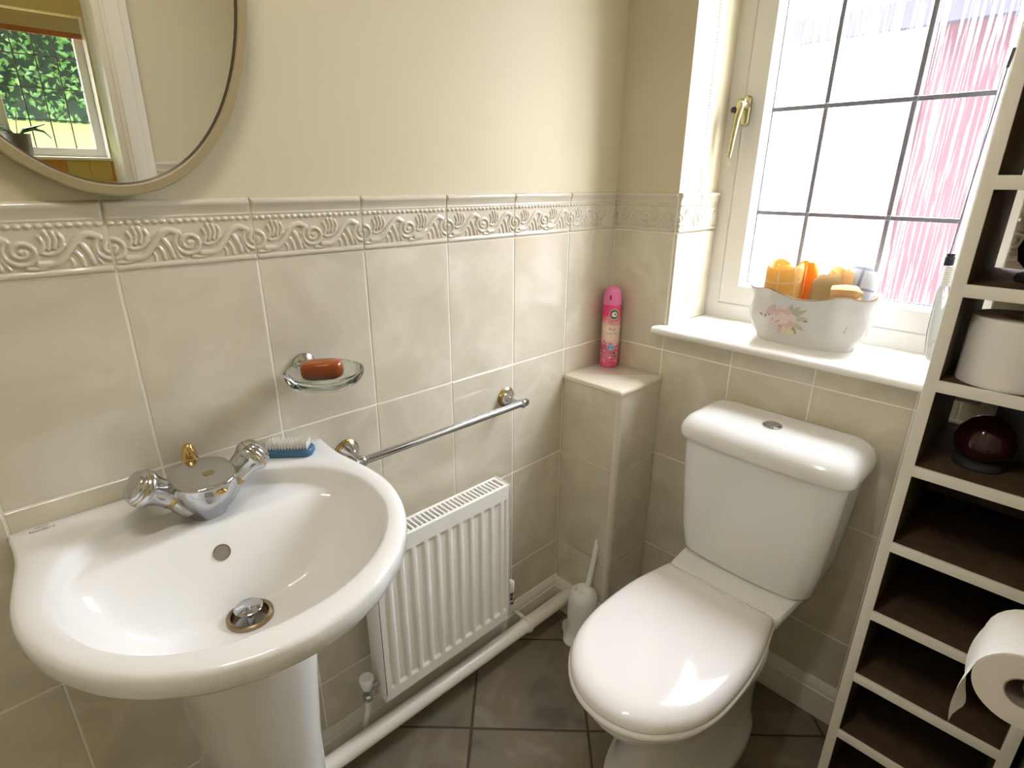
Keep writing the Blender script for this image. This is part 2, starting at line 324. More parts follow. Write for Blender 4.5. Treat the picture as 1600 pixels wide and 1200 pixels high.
def dado_mesh():
    nu, nv = 200, 100; w, h = TW - G, ZT - ZD - G * 0.5
    U, V = np.meshgrid(np.linspace(0, w, nu), np.linspace(0, h, nv)); H = np.full(U.shape, 0.0010)
    def bump(d, r, a): return a * np.sqrt(np.clip(1 - (d / r) ** 2, 0, 1))
    def seg(P, r, a):
        best = np.full(U.shape, 9.0)
        for (x0, y0), (x1, y1) in zip(P[:-1], P[1:]):
            dx, dy = x1 - x0, y1 - y0; L = dx * dx + dy * dy + 1e-12
            t = np.clip(((U - x0) * dx + (V - y0) * dy) / L, 0, 1); best = np.minimum(best, np.hypot(U - x0 - t * dx, V - y0 - t * dy))
        return bump(best, r, a)
    H += bump(V - 0.0045, 0.0040, 0.0026)
    H += np.where(V > 0.074, 0.0055 * np.clip((V - 0.074) / 0.016, 0, 1) ** 1.6, 0)
    H -= np.where(V > 0.0925, 0.005 * (np.clip((V - 0.0925) / 0.006, 0, 1)) ** 2, 0)
    H += bump(V - 0.0735, 0.0016, 0.0010)
    for k in range(-1, 20):
        H = np.maximum(H, 0.0010 + bump(np.hypot((U - (k * 0.0109 + 0.004)) * 0.8, V - 0.0668), 0.0033, 0.0032))
    def cv(P, m=5):
        P = [np.array(p) for p in P]; P = [2 * P[0] - P[1]] + P + [2 * P[-1] - P[-2]]; o = []
        for i in range(1, len(P) - 2):
            for t in np.arange(m) / m: o.append(0.5 * (2 * P[i] + (P[i + 1] - P[i - 1]) * t + (2 * P[i - 1] - 5 * P[i] + 4 * P[i + 1] - P[i + 2]) * t * t + (3 * P[i] - P[i - 1] - 3 * P[i + 1] + P[i + 2]) * t ** 3))
        return [tuple(p) for p in o] + [tuple(P[-2])]
    R = np.zeros(U.shape)
    for k in range(-1, 4):
        cx = 0.1 * k; cy = 0.034
        sp = [(cx + (0.0205 - 0.0165 * t) * math.cos(2.3 + t * 10.6), cy + (0.0205 - 0.0165 * t) * math.sin(2.3 + t * 10.6) * 0.95) for t in np.linspace(0, 1, 52)]
        R = np.maximum(R, seg(sp, 0.0031, 0.0040)); R = np.maximum(R, bump(np.hypot(U - cx, V - cy), 0.0042, 0.0042))
        R = np.maximum(R, seg(cv([(cx - 0.013, cy + 0.015), (cx - 0.026, cy + 0.020), (cx - 0.040, cy + 0.012), (cx - 0.052, cy - 0.004), (cx - 0.066, cy - 0.016), (cx - 0.084, cy - 0.017)]), 0.0046, 0.0045))
        for (x0, y0), (x1, y1), (x2, y2), r_, a_ in (((-0.034, 0.006), (-0.028, -0.006), (-0.025, -0.019), 0.0038, 0.0036), ((-0.042, -0.004), (-0.038, -0.012), (-0.037, -0.021), 0.0030, 0.0030), ((-0.022, 0.004), (-0.021, -0.008), (-0.016, -0.020), 0.0026, 0.0028), ((-0.05, -0.012), (-0.048, -0.018), (-0.049, -0.022), 0.0022, 0.0024)):
            R = np.maximum(R, seg(cv([(cx + x0, cy + y0), (cx + x1, cy + y1), (cx + x2, cy + y2)]), r_, a_))
        for dx, dz, ln in ((0.0235, -0.002, 0.018), (0.0305, 0.0, 0.022), (0.0375, 0.001, 0.021), (0.0445, 0.003, 0.016)):
            R = np.maximum(R, seg(cv([(cx + dx - 0.002, cy + 0.003 + dz), (cx + dx + 0.0012, cy + 0.003 + dz + ln * 0.5), (cx + dx - 0.0018, cy + 0.003 + dz + ln)]), 0.0029, 0.0038))
        R = np.maximum(R, seg(cv([(cx + 0.019, cy - 0.001), (cx + 0.026, cy - 0.004), (cx + 0.036, cy - 0.002), (cx + 0.046, cy + 0.007)]), 0.0026, 0.0032))
        R = np.maximum(R, seg(cv([(cx + 0.002, cy - 0.021), (cx + 0.016, cy - 0.022), (cx + 0.030, cy - 0.016)]), 0.0028, 0.003))
    H = np.maximum(H, 0.0010 + R * 0.8)
    e = np.minimum(np.minimum(U, w - U), np.minimum(V, h - V)); H = np.where(e < 0.0012, np.minimum(H, 0.003 + 0 * H) * 0 + H * 0.75, H)
    b = MB(); vs = np.stack([U, V, H], -1).reshape(-1, 3); fs = []
    for j in range(nv - 1):
        for i in range(nu - 1): a = j * nu + i; fs.append((a, a + 1, a + nu + 1, a + nu))
    o = len(vs); per = [i for i in range(nu)] + [j * nu + nu - 1 for j in range(1, nv)] + [(nv - 1) * nu + i for i in range(nu - 2, -1, -1)] + [j * nu for j in range(nv - 2, 0, -1)]
    base = [(vs[i][0], vs[i][1], -0.007) for i in per]; vs = [tuple(p) for p in vs] + base
    for q in range(len(per)): q2 = (q + 1) % len(per); fs.append((per[q], o + q, o + q2, per[q2]))
    b.add(vs, fs); return b.mesh('dado_tile', 'dado_tile', angle=70)
DADO = dado_mesh()
def dado(parent, face, a0, a1, fixed):
    a0, a1 = min(a0, a1), max(a0, a1); s = (a1 - a0) / TW
    if face == 'S': o = place('dado_tile', DADO, parent, (a0 + G / 2, fixed, ZD + G / 2), (s, 0, 0), (0, 0, 1), (0, -1, 0))
    elif face == 'W': o = place('dado_tile', DADO, parent, (fixed, a1 - G / 2, ZD + G / 2), (0, -s, 0), (0, 0, 1), (-1, 0, 0))
    elif face == 'E': o = place('dado_tile', DADO, parent, (fixed, a0 + G / 2, ZD + G / 2), (0, s, 0), (0, 0, 1), (1, 0, 0))
    elif face == 'N': o = place('dado_tile', DADO, parent, (a1 - G / 2, fixed, ZD + G / 2), (-s, 0, 0), (0, 0, 1), (0, 1, 0))
    return o

# ------------------------------------------------------------------ room shell
random.seed(4)
XE = -1.797; YN = -1.10; ZC = 2.36; GD = 0.0009
ROWS = [(ZD - TH, ZD), (ZD - 2 * TH, ZD - TH), (ZD - 3 * TH, ZD - 2 * TH), (0.0, ZD - 3 * TH)]
def wallmesh(name, boxes_grout, boxes_paint, label):
    b = MB(); b.cur = 0
    for q in boxes_grout: b.box(*q)
    b.cur = 1
    for q in boxes_paint: b.box(*q)
    o = obj(name, b, ['grout', 'paint_cream'], smooth=False); return struct(o, label)
wl = wallmesh('wall_left', [(XE - 0.1, 0.30, GD, 0.1, -0.05, ZT - 0.004)], [(XE - 0.1, 0.30, 0.0, 0.1, ZT - 0.004, ZC + 0.1)], 'cream wall above beige tiles behind the wash basin')
cols = [0.0] + [-(0.197 + TW * n) for n in range(9)]
for c0, c1 in zip(cols[:-1], cols[1:]):
    for z0, z1 in ROWS: tile(wl, 'S', c1, c0, z0, z1, 0.0)
    dado(wl, 'S', c1, c0, 0.0)
WY0, WY1, WZ0, WZ1 = -0.194, -0.862, 0.934, 2.08; WD = 0.27
wr = wallmesh('wall_right', [(GD, WD, WY0, 0.0, -0.05, ZT - 0.004), (GD, WD, YN - 0.3, WY1, -0.05, ZT - 0.004), (GD, WD, WY1, WY0, -0.05, WZ0)],
              [(0, WD, WY0, 0.0, ZT - 0.004, ZC + 0.1), (0, WD, YN - 0.3, WY1, ZT - 0.004, ZC + 0.1), (0, WD, WY1, WY0, WZ1, ZC + 0.1)], 'cream and beige tiled wall with the window recess')
wc = [0.0] + [-(0.1912 + TW * n) for n in range(5)] + [YN]
for c0, c1 in zip(wc[:-1], wc[1:]):
    for r_, (z0, z1) in enumerate(ROWS):
        if r_ > 0: tile(wr, 'W', c1, c0, z0, z1, 0.0); continue
        if c0 > WY0 - 0.01 and c1 > WY0 - 0.02: tile(wr, 'W', c1, c0, z0, z1, 0.0)
        elif c0 <= WY1: tile(wr, 'W', c1, c0, z0, z1, 0.0)
        elif c1 >= WY1: tile(wr, 'W', c1, c0, z0, WZ0, 0.0)
        else: tile(wr, 'W', WY1, c0, z0, WZ0, 0.0); tile(wr, 'W', c1, WY1, z0, z1, 0.0)
dado(wr, 'W', WY0 + 0.001, 0.0, 0.0); dado(wr, 'W', YN, WY1, 0.0)
# reveal tiles (left side of the recess)
tile(wr, 'S', 0.0, 0.2, WZ0 + 0.02, ZD, WY0 - 0.007); dado(wr, 'S', 0.0, 0.2, WY0 - 0.007)
# wall opposite the basin, with the doorway to the kitchen
DX0, DX1, DZ = -0.935, -1.70, 2.02
wnr = wallmesh('wall_near', [(DX0, GD, YN - 0.1, YN - GD, -0.05, ZT - 0.004), (XE - 0.1, DX1, YN - 0.1, YN - GD, -0.05, ZT - 0.004)],
               [(DX0, GD, YN - 0.1, YN, ZT - 0.004, ZC + 0.1), (XE - 0.1, DX1, YN - 0.1, YN, ZT - 0.004, ZC + 0.1), (DX1, DX0, YN - 0.1, YN, DZ, ZC + 0.1)], 'cream wall with the doorway, reflected in the mirror')
nc = [0.0, -0.2, -0.4, -0.6, -0.8, -0.876]
for c0, c1 in zip(nc[:-1], nc[1:]):
    for z0, z1 in ROWS: tile(wnr, 'N', c1, c0, z0, z1, YN)
    dado(wnr, 'N', c1, c0, YN)
we = wallmesh('wall_end', [(XE - 0.1, XE - GD, YN, 0.0, -0.05, ZT - 0.004)], [(XE - 0.1, XE + 0.0, YN, 0.0, ZT - 0.004, ZC + 0.1)], 'cream wall at the end of the room')
for c0, c1 in zip((0.0, -0.2, -0.4, -0.6, -0.8, -1.0), (-0.2, -0.4, -0.6, -0.8, -1.0, YN)):
    for z0, z1 in ROWS: tile(we, 'E', c1, c0, z0, z1, XE)
    dado(we, 'E', c1, c0, XE)
struct(box('ceiling', (XE - 0.1, 0.30, YN - 0.1, 0.1, ZC, ZC + 0.1), 'paint_white', smooth=False), 'white ceiling')
fl = struct(box('floor', (XE - 0.1, 0.2, YN - 0.1, 0.1, -0.06, -0.0025), 'floor_grout', smooth=False), 'floor of stone-look tiles laid diagonally with dark joints')
# diagonal 0.305 m floor tiles; grid passes through the joint crossing seen at (-0.694, -0.160)
def clip(poly, ax, lim, keep_less):
    out = []
    for i in range(len(poly)):
        a, b = poly[i], poly[(i + 1) % len(poly)]; ia = (a[ax] <= lim) == keep_less; ib = (b[ax] <= lim) == keep_less
        if ia: out.append(a)
        if ia != ib:
            t = (lim - a[ax]) / (b[ax] - a[ax]); out.append((a[0] + t * (b[0] - a[0]), a[1] + t * (b[1] - a[1])))
    return out
PT = 0.3005; e1 = Vector((1, -1)) / math.sqrt(2); e2 = Vector((1, 1)) / math.sqrt(2); P0 = Vector((-0.694, -0.1605)); gq = 0.0032
for i in range(-8, 9):
    for j in range(-8, 9):
        q = [P0 + e1 * (PT * (i + a)) + e2 * (PT * (j + b)) for a, b in ((0, 0), (1, 0), (1, 1), (0, 1))]
        cen = sum(q, Vector((0, 0))) / 4
        pl = [tuple(cen + (p - cen) * (1 - 2 * gq / PT)) for p in q]
        for ax, lim, less in ((0, 0.0, True), (0, XE, False), (1, 0.0, True), (1, YN, False)):
            if pl: pl = clip(pl, ax, lim, less)
        if len(pl) < 3: continue
        ar = abs(sum(pl[k][0] * pl[(k + 1) % len(pl)][1] - pl[(k + 1) % len(pl)][0] * pl[k][1] for k in range(len(pl)))) / 2
        if ar < 4e-4: continue
        c = (sum(p[0] for p in pl) / len(pl), sum(p[1] for p in pl) / len(pl)); h = random.uniform(-0.0006, 0.0003)
        b = MB(); b.loft([[(p[0] - c[0], p[1] - c[1], -0.006) for p in pl], [(p[0] - c[0], p[1] - c[1], -0.0015 + h) for p in pl], [((p[0] - c[0]) * 0.985, (p[1] - c[1]) * 0.985, h) for p in pl]], False, True)
        obj('floor_tile', b, 'floor_tile', fl, loc=(c[0], c[1], 0), smooth=False)
# skirting
def skirt(name, p0, p1, nrm, h=0.112, t=0.016, label='', parent=None):
    prof = [(0, 0), (t, 0), (t, h - 0.03), (t - 0.003, h - 0.026), (t - 0.003, h - 0.018), (t - 0.009, h - 0.006), (t - 0.012, h), (0, h)]
    b = MB(); p0, p1, n_ = Vector(p0), Vector(p1), Vector(nrm)
    b.loft([[p + n_ * a + Vector((0, 0, z)) for a, z in prof] for p in (p0, p1)])
    o = obj(name, b, 'gloss_wood', parent, angle=30)
    return o if parent else struct(o, label)
skirt('baseboard_left', (XE, 0, 0), (-0.196, 0, 0), (0, -1, 0), h=0.118, label='white skirting board behind the radiator pipe')
skirt('baseboard_right', (0, -0.2, 0), (0, YN, 0), (-1, 0, 0), h=0.108, label='white skirting board under the window wall')
skirt('baseboard_near', (0, YN, 0), (-0.876, YN, 0), (0, 1, 0), label='white skirting board on the wall with the doorway')

# boxed-in pipes in the corner
BX, BY, BZ = -0.196, -0.199, 0.81
pb = obj('pipe_boxing', MB().box(BX + 0.003, -0.0005, BY + 0.003, -0.0005, 0.0, BZ - 0.012), 'grout', smooth=False); struct(pb, 'beige tiled boxing in the corner carrying the air freshener')
for z0, z1 in ((ZD - 2 * TH, BZ - 0.012), (ZD - 3 * TH, ZD - 2 * TH), (0.0, ZD - 3 * TH)):
    tile(pb, 'W', BY + 0.012, -0.001, z0, z1, BX); tile(pb, 'S', BX + 0.012, -0.001, z0, z1, BY)
b = MB(); b.loft([rrect((BX - 0.004) / 2, (BY - 0.004) / 2, -(BX - 0.004) / 2, -(BY - 0.004) / 2, 0.006, z, 4) if not s else rrect((BX - 0.004) / 2, (BY - 0.004) / 2, -(BX - 0.004) / 2 - s, -(BY - 0.004) / 2 - s, 0.006, z, 4) for s, z in ((0.0, BZ - 0.012), (0.0, BZ - 0.006), (0.0025, BZ - 0.0015), (0.006, BZ))])
obj('top_tile', b, 'tile_trim', pb)
b = MB(); b.loft([[(BX + 0.0125, BY + 0.0125, z)] + [(BX + 0.0125 - 0.0150 * math.cos(a), BY + 0.0125 - 0.0150 * math.sin(a), z) for a in [PI / 2 * i / 6 for i in range(7)]] for z in (0.0, BZ - 0.012)])
obj('corner_trim', b, 'tile_trim', pb)
skirt('skirting', (BX, 0.0, 0), (BX, BY, 0), (-1, 0, 0), h=0.112, parent=pb)

# ------------------------------------------------------------------ bathroom window
w1 = bpy.data.objects.new('window_1', None); COL.objects.link(w1); w1.location = (0.2, -0.53, WZ0 + 0.02); struct(w1, 'white framed leaded window with obscured glass')
def wbox(name, b, m, bevel=0.003, parent=w1):
    o = box(name, tuple(b), m, None, bevel=bevel); o.parent = parent; o.matrix_parent_inverse = Matrix.Translation(-parent.location) if parent else Matrix(); return o
def par(o, p): o.parent = p; o.matrix_parent_inverse = p.matrix_world.inverted() if p.matrix_world else Matrix(); return o
bpy.context.view_layer.update()
FX = 0.205; SILL = 0.954
# sill
b = MB(); prof = [(0.205, SILL - 0.02), (-0.036, SILL - 0.02), (-0.042, SILL - 0.015), (-0.043, SILL - 0.008), (-0.039, SILL - 0.002), (-0.032, SILL), (0.205, SILL)]
b.loft([[(x, y, z) for x, z in prof] for y in (WY0 + 0.019, WY1 - 0.03)], True, True)
par(obj('window_sill', b, 'sill', angle=50), w1)
def frame_rect(name, x0, x1, y0, y1, z0, z1, w, m, bevel=0.003, chamfer=0.0):
    """rectangular frame in the plane of the window, mitred, optional sloped inner edge"""
    b = MB()
    def ring(x, o, i): return [[(x, y0 + o, z0 + o), (x, y1 - o, z0 + o), (x, y1 - o, z1 - o), (x, y0 + o, z1 - o)]]
    L = [(x1, 0), (x0, 0), (x0, w - chamfer), (x0 + chamfer, w), (x1, w)]
    rings = [[(x, y0 + o, z0 + o), (x, y1 - o, z0 + o), (x, y1 - o, z1 - o), (x, y0 + o, z1 - o)] for x, o in L]
    rings.append(rings[0]); b.loft(rings, False, False)
    return par(obj(name, b, m, smooth=False), w1)
yl, yr = WY1, WY0
frame_rect('frame', FX, 0.262, yl, yr, SILL, WZ1, 0.052, 'upvc', chamfer=0.010)
frame_rect('sash', FX - 0.004, 0.262, yl + 0.047, yr - 0.047, SILL + 0.047, WZ1 - 0.047, 0.056, 'upvc', chamfer=0.006)
frame_rect('glazing_bead', FX + 0.004, 0.232, yl + 0.097, yr - 0.097, SILL + 0.095, WZ1 - 0.097, 0.012, 'upvc', chamfer=0.008)
frame_rect('gasket', FX + 0.020, 0.232, yl + 0.1085, yr - 0.1085, SILL + 0.1065, WZ1 - 0.1085, 0.003, 'lead')
gy0, gy1, gz0, gz1 = yl + 0.105, yr - 0.105, SILL + 0.103, WZ1 - 0.105
lv = [-0.432, -0.6125]; lh = [1.25, 1.50, 1.75]
ys = [gy1] + lv + [gy0]; zs_ = [gz0] + lh + [gz1]
for a, c in zip(ys[:-1], ys[1:]):
    for d, e in zip(zs_[:-1], zs_[1:]):
        b = MB().add([(0.228, a, d), (0.228, c, d), (0.228, c, e), (0.228, a, e)], [(0, 1, 2, 3)]); par(obj('pane', b, 'obscure_glass', smooth=False), w1)
def lead(y0, y1, z0, z1):
    par(obj('lead_strip', MB().box(0.2235, 0.2277, y0, y1, z0, z1), 'lead', bevel=0.0015), w1)
for y in lv: lead(y - 0.0052, y + 0.0052, gz0, gz1)
for z in lh:
    lead(gy0, gy1, z - 0.0052, z + 0.0052)
    for y in lv: par(obj('solder_joint', MB().sphere((0.2225, y, z), (0.0025, 0.007, 0.007), 10, 6), 'lead'), w1)
# handle
wh = thing('window_handle', 'brass window handle with black lock button on the sash', 'handle', (FX - 0.004, -0.2475, 1.50))
b = MB(); b.loft([rrect(0, 0, 0.011, 0.036, 0.010, z, 5) for z in (0, 0.007)] + [rrect(0, 0, 0.008, 0.033, 0.008, 0.010, 5)])
place('back_plate', b.mesh('back_plate', 'brass_pale'), wh, (0, 0, 0), (0, -1, 0), (0, 0, 1), (-1, 0, 0))
b = MB().lathe([(0.011, 0.0), (0.011, 0.03), (0.008, 0.036)], (-0.008, 0, 0.012), (-1, 0, 0), 16); obj('spindle', b, 'brass_pale', wh)
b = MB(); hp = [(-0.030, 0.0, 0.022), (-0.038, 0.002, 0.005), (-0.040, 0.005, -0.025), (-0.041, 0.009, -0.07), (-0.044, 0.011, -0.112)]
rr = [0.011, 0.012, 0.0085, 0.0075, 0.006]
b.tube(hp, rr, 10); obj('lever', b, 'brass_pale', wh)
obj('lock_button', MB().lathe([(0.0075, 0), (0.0075, 0.010), (0.005, 0.013)], (-0.042, 0.008, 0.000), (-0.8, 0.6, 0), 14), 'black_plastic', wh)

# bead chain of the blind
b = MB()
for i in range(150):
    z = 1.02 + i * 0.0066; x = 0.092 + 0.004 * math.sin((z - 1.0) * 3.2)
    for dx in (-0.004, 0.004) if z < 1.06 else (0.0,):
        b.sphere((x + dx, -0.1985 - 0.010 if z < ZT else -0.1975, z), 0.0021, 6, 4)
b.sphere((0.089, -0.2085, 1.015), 0.005, 8, 6)
tag(obj('blind_chain', b, 'white_plastic'), 'white beaded blind chain hanging down the window recess', 'chain')
# hanging wand at the right side of the recess
wd = thing('hanging_wand', 'clear wand with black collar hanging on a dark rod at the right of the window', 'wand', (0.02, -0.783, 0.985))
obj('rod', MB().tube([(0.0, 0.006, 0.215), (0.0, -0.004, 0.55)], 0.0014, 8), 'lead', wd)
obj('tip', MB().tube([(0.0, -0.0035, 0.53), (0.0, -0.006, 0.56)], 0.0028, 8), 'black_plastic', wd)
obj('collar', MB().lathe([(0.0075, 0.0), (0.0085, 0.002), (0.0085, 0.016), (0.0070, 0.018), (0.0075, 0.020), (0.0075, 0.023)], (0, 0.004, 0.193), n=20), 'black_plastic', wd)
pr = []
for i in range(9): pr += [(0.0078, i * 0.0045), (0.0090, i * 0.0045 + 0.002)]
obj('ribbed_sleeve', MB().lathe(pr, (0, 0.001, 0.153), n=20), 'frost_plastic', wd)
obj('grip', MB().loft([[(math.cos(a) * r * 0.7, c + math.sin(a) * r, z) for a in [2 * PI * k / 20 for k in range(20)]] for r, z, c in ((0.004, 0.0, -0.016), (0.012, 0.004, -0.015), (0.017, 0.02, -0.012), (0.018, 0.06, -0.008), (0.015, 0.11, -0.004), (0.011, 0.14, 0.0), (0.008, 0.155, 0.001))]), 'clear_acrylic', wd)

# ------------------------------------------------------------------ oval mirror
mr = thing('oval_mirror', 'oval wall mirror with bronze metal frame above the basin', 'mirror', (-1.1722, -0.004, 1.306))
def oval(rx, rz, y, n=96): return [(rx * math.cos(2 * PI * k / n), y, 0.307 + rz * math.sin(2 * PI * k / n)) for k in range(n)]
RX, RZ = 0.2066, 0.3069
b = MB(); L = [(0, 0.0), (0, -0.018), (0.002, -0.020), (0.0125, -0.020), (0.0145, -0.018)]
rg = [oval(RX - o, RZ - o, y) for o, y in L]; b.loft(rg, False, False); f_ = obj('frame', b, 'mirror_frame', mr, angle=35)
b = MB(); b.loft([oval(RX - 0.0145, RZ - 0.0145, -0.018), oval(RX - 0.0175, RZ - 0.0175, -0.010)], False, False); obj('inner_edge', b, 'mirror_edge', mr)
b = MB(); b.loft([oval(RX + 0.0012, RZ + 0.0012, 0.0), oval(RX + 0.0012, RZ + 0.0012, -0.003)], False, False); obj('rim_line', b, 'mirror_edge', mr)
b = MB(); b.add(oval(RX - 0.0160, RZ - 0.0160, -0.0115), [tuple(range(96))]); obj('glass', b, 'mirror', mr, smooth=False)
mr.rotation_euler = (math.radians(2.0), 0, 0)

# ------------------------------------------------------------------ wash basin
WBX, WBY = -1.165, -0.222
wbn = thing('wash_basin', 'white ceramic pedestal wash basin with brass waste and small maker mark', 'basin', (WBX, 0, 0))
HALF = [(0.0, 0.0), (0.237, 0.0), (0.2335, -0.045), (0.2335, -0.085), (0.239, -0.13), (0.245, -0.175), (0.2465, -0.205), (0.2455, -0.235), (0.239, -0.27), (0.228, -0.305), (0.212, -0.34), (0.188, -0.376), (0.155, -0.409), (0.105, -0.442), (0.052, -0.461), (0.0, -0.467)]
NA = 160
def ray_out(th):
    dx, dy = math.cos(th), math.sin(th); best = 0.2
    P = HALF + [(-x, y) for x, y in HALF[-2::-1]]
    for (x0, y0), (x1, y1) in zip(P[:-1], P[1:]):
        ex, ey = x1 - x0, y1 - y0; den = dx * ey - dy * ex
        if abs(den) < 1e-9: continue
        px, py = x0, y0 - WBY; t = (px * ey - py * ex) / den; s_ = (px * dy - py * dx) / den
        if t > 0 and -1e-6 <= s_ <= 1 + 1e-6: best = t; break
    return best
OUT = [ray_out(2 * PI * k / NA) for k in range(NA)]
for _ in range(2):   # soften, keep the square back corners nearly sharp
    OUT = [OUT[k] if math.sin(2 * PI * k / NA) > 0.45 else 0.25 * OUT[k - 1] + 0.5 * OUT[k] + 0.25 * OUT[(k + 1) % NA] for k in range(NA)]
def ray_in(th):
    c, s_ = abs(math.cos(th)) / 0.209, abs(math.sin(th)) / (0.201 if math.sin(th) < 0 else 0.188); return (c ** 2.15 + s_ ** 2.15) ** (-1 / 2.15)
INN = [ray_in(2 * PI * k / NA) for k in range(NA)]
ZR = 0.852; ZSH = 0.825; ZB = 0.703
def bowl_z(x, y, rho):
    zb = ZB + (ZR - 0.008 - ZB) * (0.09 * rho ** 2 + 0.91 * rho ** 4.0)
    wsh = sm(-0.206, -0.128, y + 0.010 * (x / 0.2) ** 2)
    z = zb + (max(ZSH, zb) - zb) * wsh
    return z
rings = []
for t in [0.13, 0.16, 0.2] + [0.2 + 0.8 * i / 34 for i in range(1, 34)]:
    rings.append([(math.cos(2 * PI * k / NA) * INN[k] * t, WBY + math.sin(2 * PI * k / NA) * INN[k] * t, 0) for k in range(NA)])
rings = [[(x, y, bowl_z(x, y, math.hypot(x, y - WBY) / INN[k])) for k, (x, y, z) in enumerate(r)] for r in rings]
def rimring(fr, off, z):
    out = []
    for k in range(NA):
        th = 2 * PI * k / NA; r = INN[k] + (OUT[k] - INN[k]) * fr - off; x, y = math.cos(th) * r, WBY + math.sin(th) * r
        out.append((x, min(y, -0.0006), z - 0.010 * sm(-0.30, -0.47, y)))
    return out
rings += [rimring(-0.02, 0, ZR - 0.006), rimring(0.06, 0, ZR - 0.0022), rimring(0.2, 0, ZR), rimring(0.6, 0, ZR), rimring(1, 0.0075, ZR - 0.0005), rimring(1, 0.0028, ZR - 0.0024), rimring(1, 0.0003, ZR - 0.007),
          rimring(1, 0.0, ZR - 0.026), rimring(1, 0.004, ZR - 0.034), rimring(1, 0.014, ZR - 0.040), rimring(1, 0.028, ZR - 0.046), rimring(1, 0.042, ZR - 0.062), rimring(1, 0.07, ZR - 0.088), rimring(1, 0.10, ZR - 0.12), rimring(1, 0.135, ZR - 0.170)]
b = MB(); b.loft(rings, False, True); obj('bowl', b, 'ceramic', wbn, angle=60)
# waste
ZW = ZB + 0.003
ws_ = obj('waste', MB().lathe([(0.034, -0.004), (0.033, 0.003), (0.030, 0.0045), (0.027, 0.003), (0.0245, -0.004), (0.0235, -0.02), (0.0, -0.02)], (0, WBY, ZW), n=36, cap0=False), 'brown_metal', wbn)
obj('hollow', MB().lathe([(0.0236, -0.018), (0.0, -0.0175)], (0, WBY, ZW), n=24, cap0=False), 'dark_hollow', ws_)
obj('plug', MB().lathe([(0.006, -0.02), (0.006, 0.004), (0.019, 0.012), (0.0205, 0.0145), (0.0185, 0.0162), (0.0, 0.0168)], (0.0, WBY + 0.001, ZW), n=28, cap0=False), 'chrome', ws_)
# overflow: recessed dark disc on the back slope
ox, oy = -0.006, -0.157; oz = bowl_z(ox, oy, abs(oy - WBY) / 0.186)
n_ = Vector((0, -(bowl_z(ox, oy + 0.004, abs(oy + 0.004 - WBY) / 0.186) - bowl_z(ox, oy - 0.004, abs(oy - 0.004 - WBY) / 0.186)) / 0.008, 1)).normalized()
ov = obj('overflow', MB().lathe([(0.0125, -0.004), (0.0125, 0.0012), (0.0115, 0.0022), (0.0105, 0.001), (0.0, 0.001)], (ox, oy, oz), n_, 24, cap0=False), 'overflow_grey', wbn)
# pedestal
def ped(z, hw, yb, yf, n=3.4):
    p = []
    for i in range(33):
        a = PI * i / 32; c, s_ = math.cos(a), math.sin(a)
        p.append((hw * math.copysign(abs(c) ** (2 / n), c), yb - (yb - yf) * abs(s_) ** (2 / n) if True else 0, z))
    return p
b = MB(); sec = [(0.0, 0.118, -0.06, -0.275), (0.03, 0.116, -0.06, -0.272), (0.05, 0.103, -0.06, -0.262), (0.2, 0.090, -0.06, -0.255), (0.42, 0.092, -0.06, -0.27), (0.56, 0.099, -0.06, -0.285), (0.64, 0.104, -0.06, -0.295), (0.69, 0.106, -0.06, -0.295)]
b.loft([ped(z, h, yb, yf) for z, h, yb, yf in sec], True, True); obj('pedestal', b, 'ceramic', wbn, angle=50)
me = txt_mesh('maker_mark', 'Ideal\nStandard', 0.0085, 'ink'); mo = obj('maker_mark', me, None, wbn, loc=(-0.197, -0.016, ZR + 0.0006)); mo.name = 'maker_mark'

# ------------------------------------------------------------------ mixer tap
tp = thing('mixer_tap', 'chrome basin mixer tap with two ribbed heads and gold trim', 'tap', (-1.163, -0.085, ZSH - 0.002))
def ell(cx, cy, z, rx, ry, n=32, p=2.0, dz=0.0):
    o = []
    for k in range(n):
        a = 2 * PI * k / n; c, s_ = math.cos(a), math.sin(a); y = ry * math.copysign(abs(s_) ** (2 / p), s_)
        o.append((cx + rx * math.copysign(abs(c) ** (2 / p), c), cy + y, z + dz * (-y / ry)))
    return o
def remesh(parts, name, m, vox=0.0016, it=10, angle=180):
    b = MB()
    for q in parts: b.add(q.v, q.f)
    me = bpy.data.meshes.new(name); me.from_pydata(b.v, [], b.f); o = bpy.data.objects.new(name, me); COL.objects.link(o)
    r = o.modifiers.new('r', 'REMESH'); r.mode = 'VOXEL'; r.voxel_size = vox; r.use_smooth_shade = True
    k = o.modifiers.new('s', 'SMOOTH'); k.factor = 0.5; k.iterations = it
    dg = bpy.context.evaluated_depsgraph_get(); dg.update(); me2 = bpy.data.meshes.new_from_object(o.evaluated_get(dg)); bpy.data.objects.remove(o)
    me2.name = name; me2.materials.clear(); me2.materials.append(M(m))
    for p in me2.polygons: p.use_smooth = True
    return me2
parts = [MB().loft([ell(0, -0.004, -0.002, 0.027, 0.026), ell(0, -0.004, 0.006, 0.029, 0.028), ell(0, -0.008, 0.022, 0.034, 0.034), ell(0, -0.012, 0.040, 0.042, 0.042), ell(0, -0.014, 0.058, 0.047, 0.048, p=2.3), ell(0, -0.016, 0.074, 0.046, 0.050, p=2.5, dz=-0.003), ell(0, -0.016, 0.0785, 0.044, 0.048, p=2.5, dz=-0.004)])]
for sx in (-1, 1):
    ax = Vector((sx * 0.80, -0.06, 0.60)).normalized(); c0 = Vector((sx * 0.026, -0.004, 0.039))
    parts.append(MB().lathe([(0.030, -0.030), (0.0295, -0.005), (0.0255, 0.010), (0.0208, 0.0205)], c0, ax, 28))
obj('body', remesh(parts, 'body', 'chrome'), None, tp)
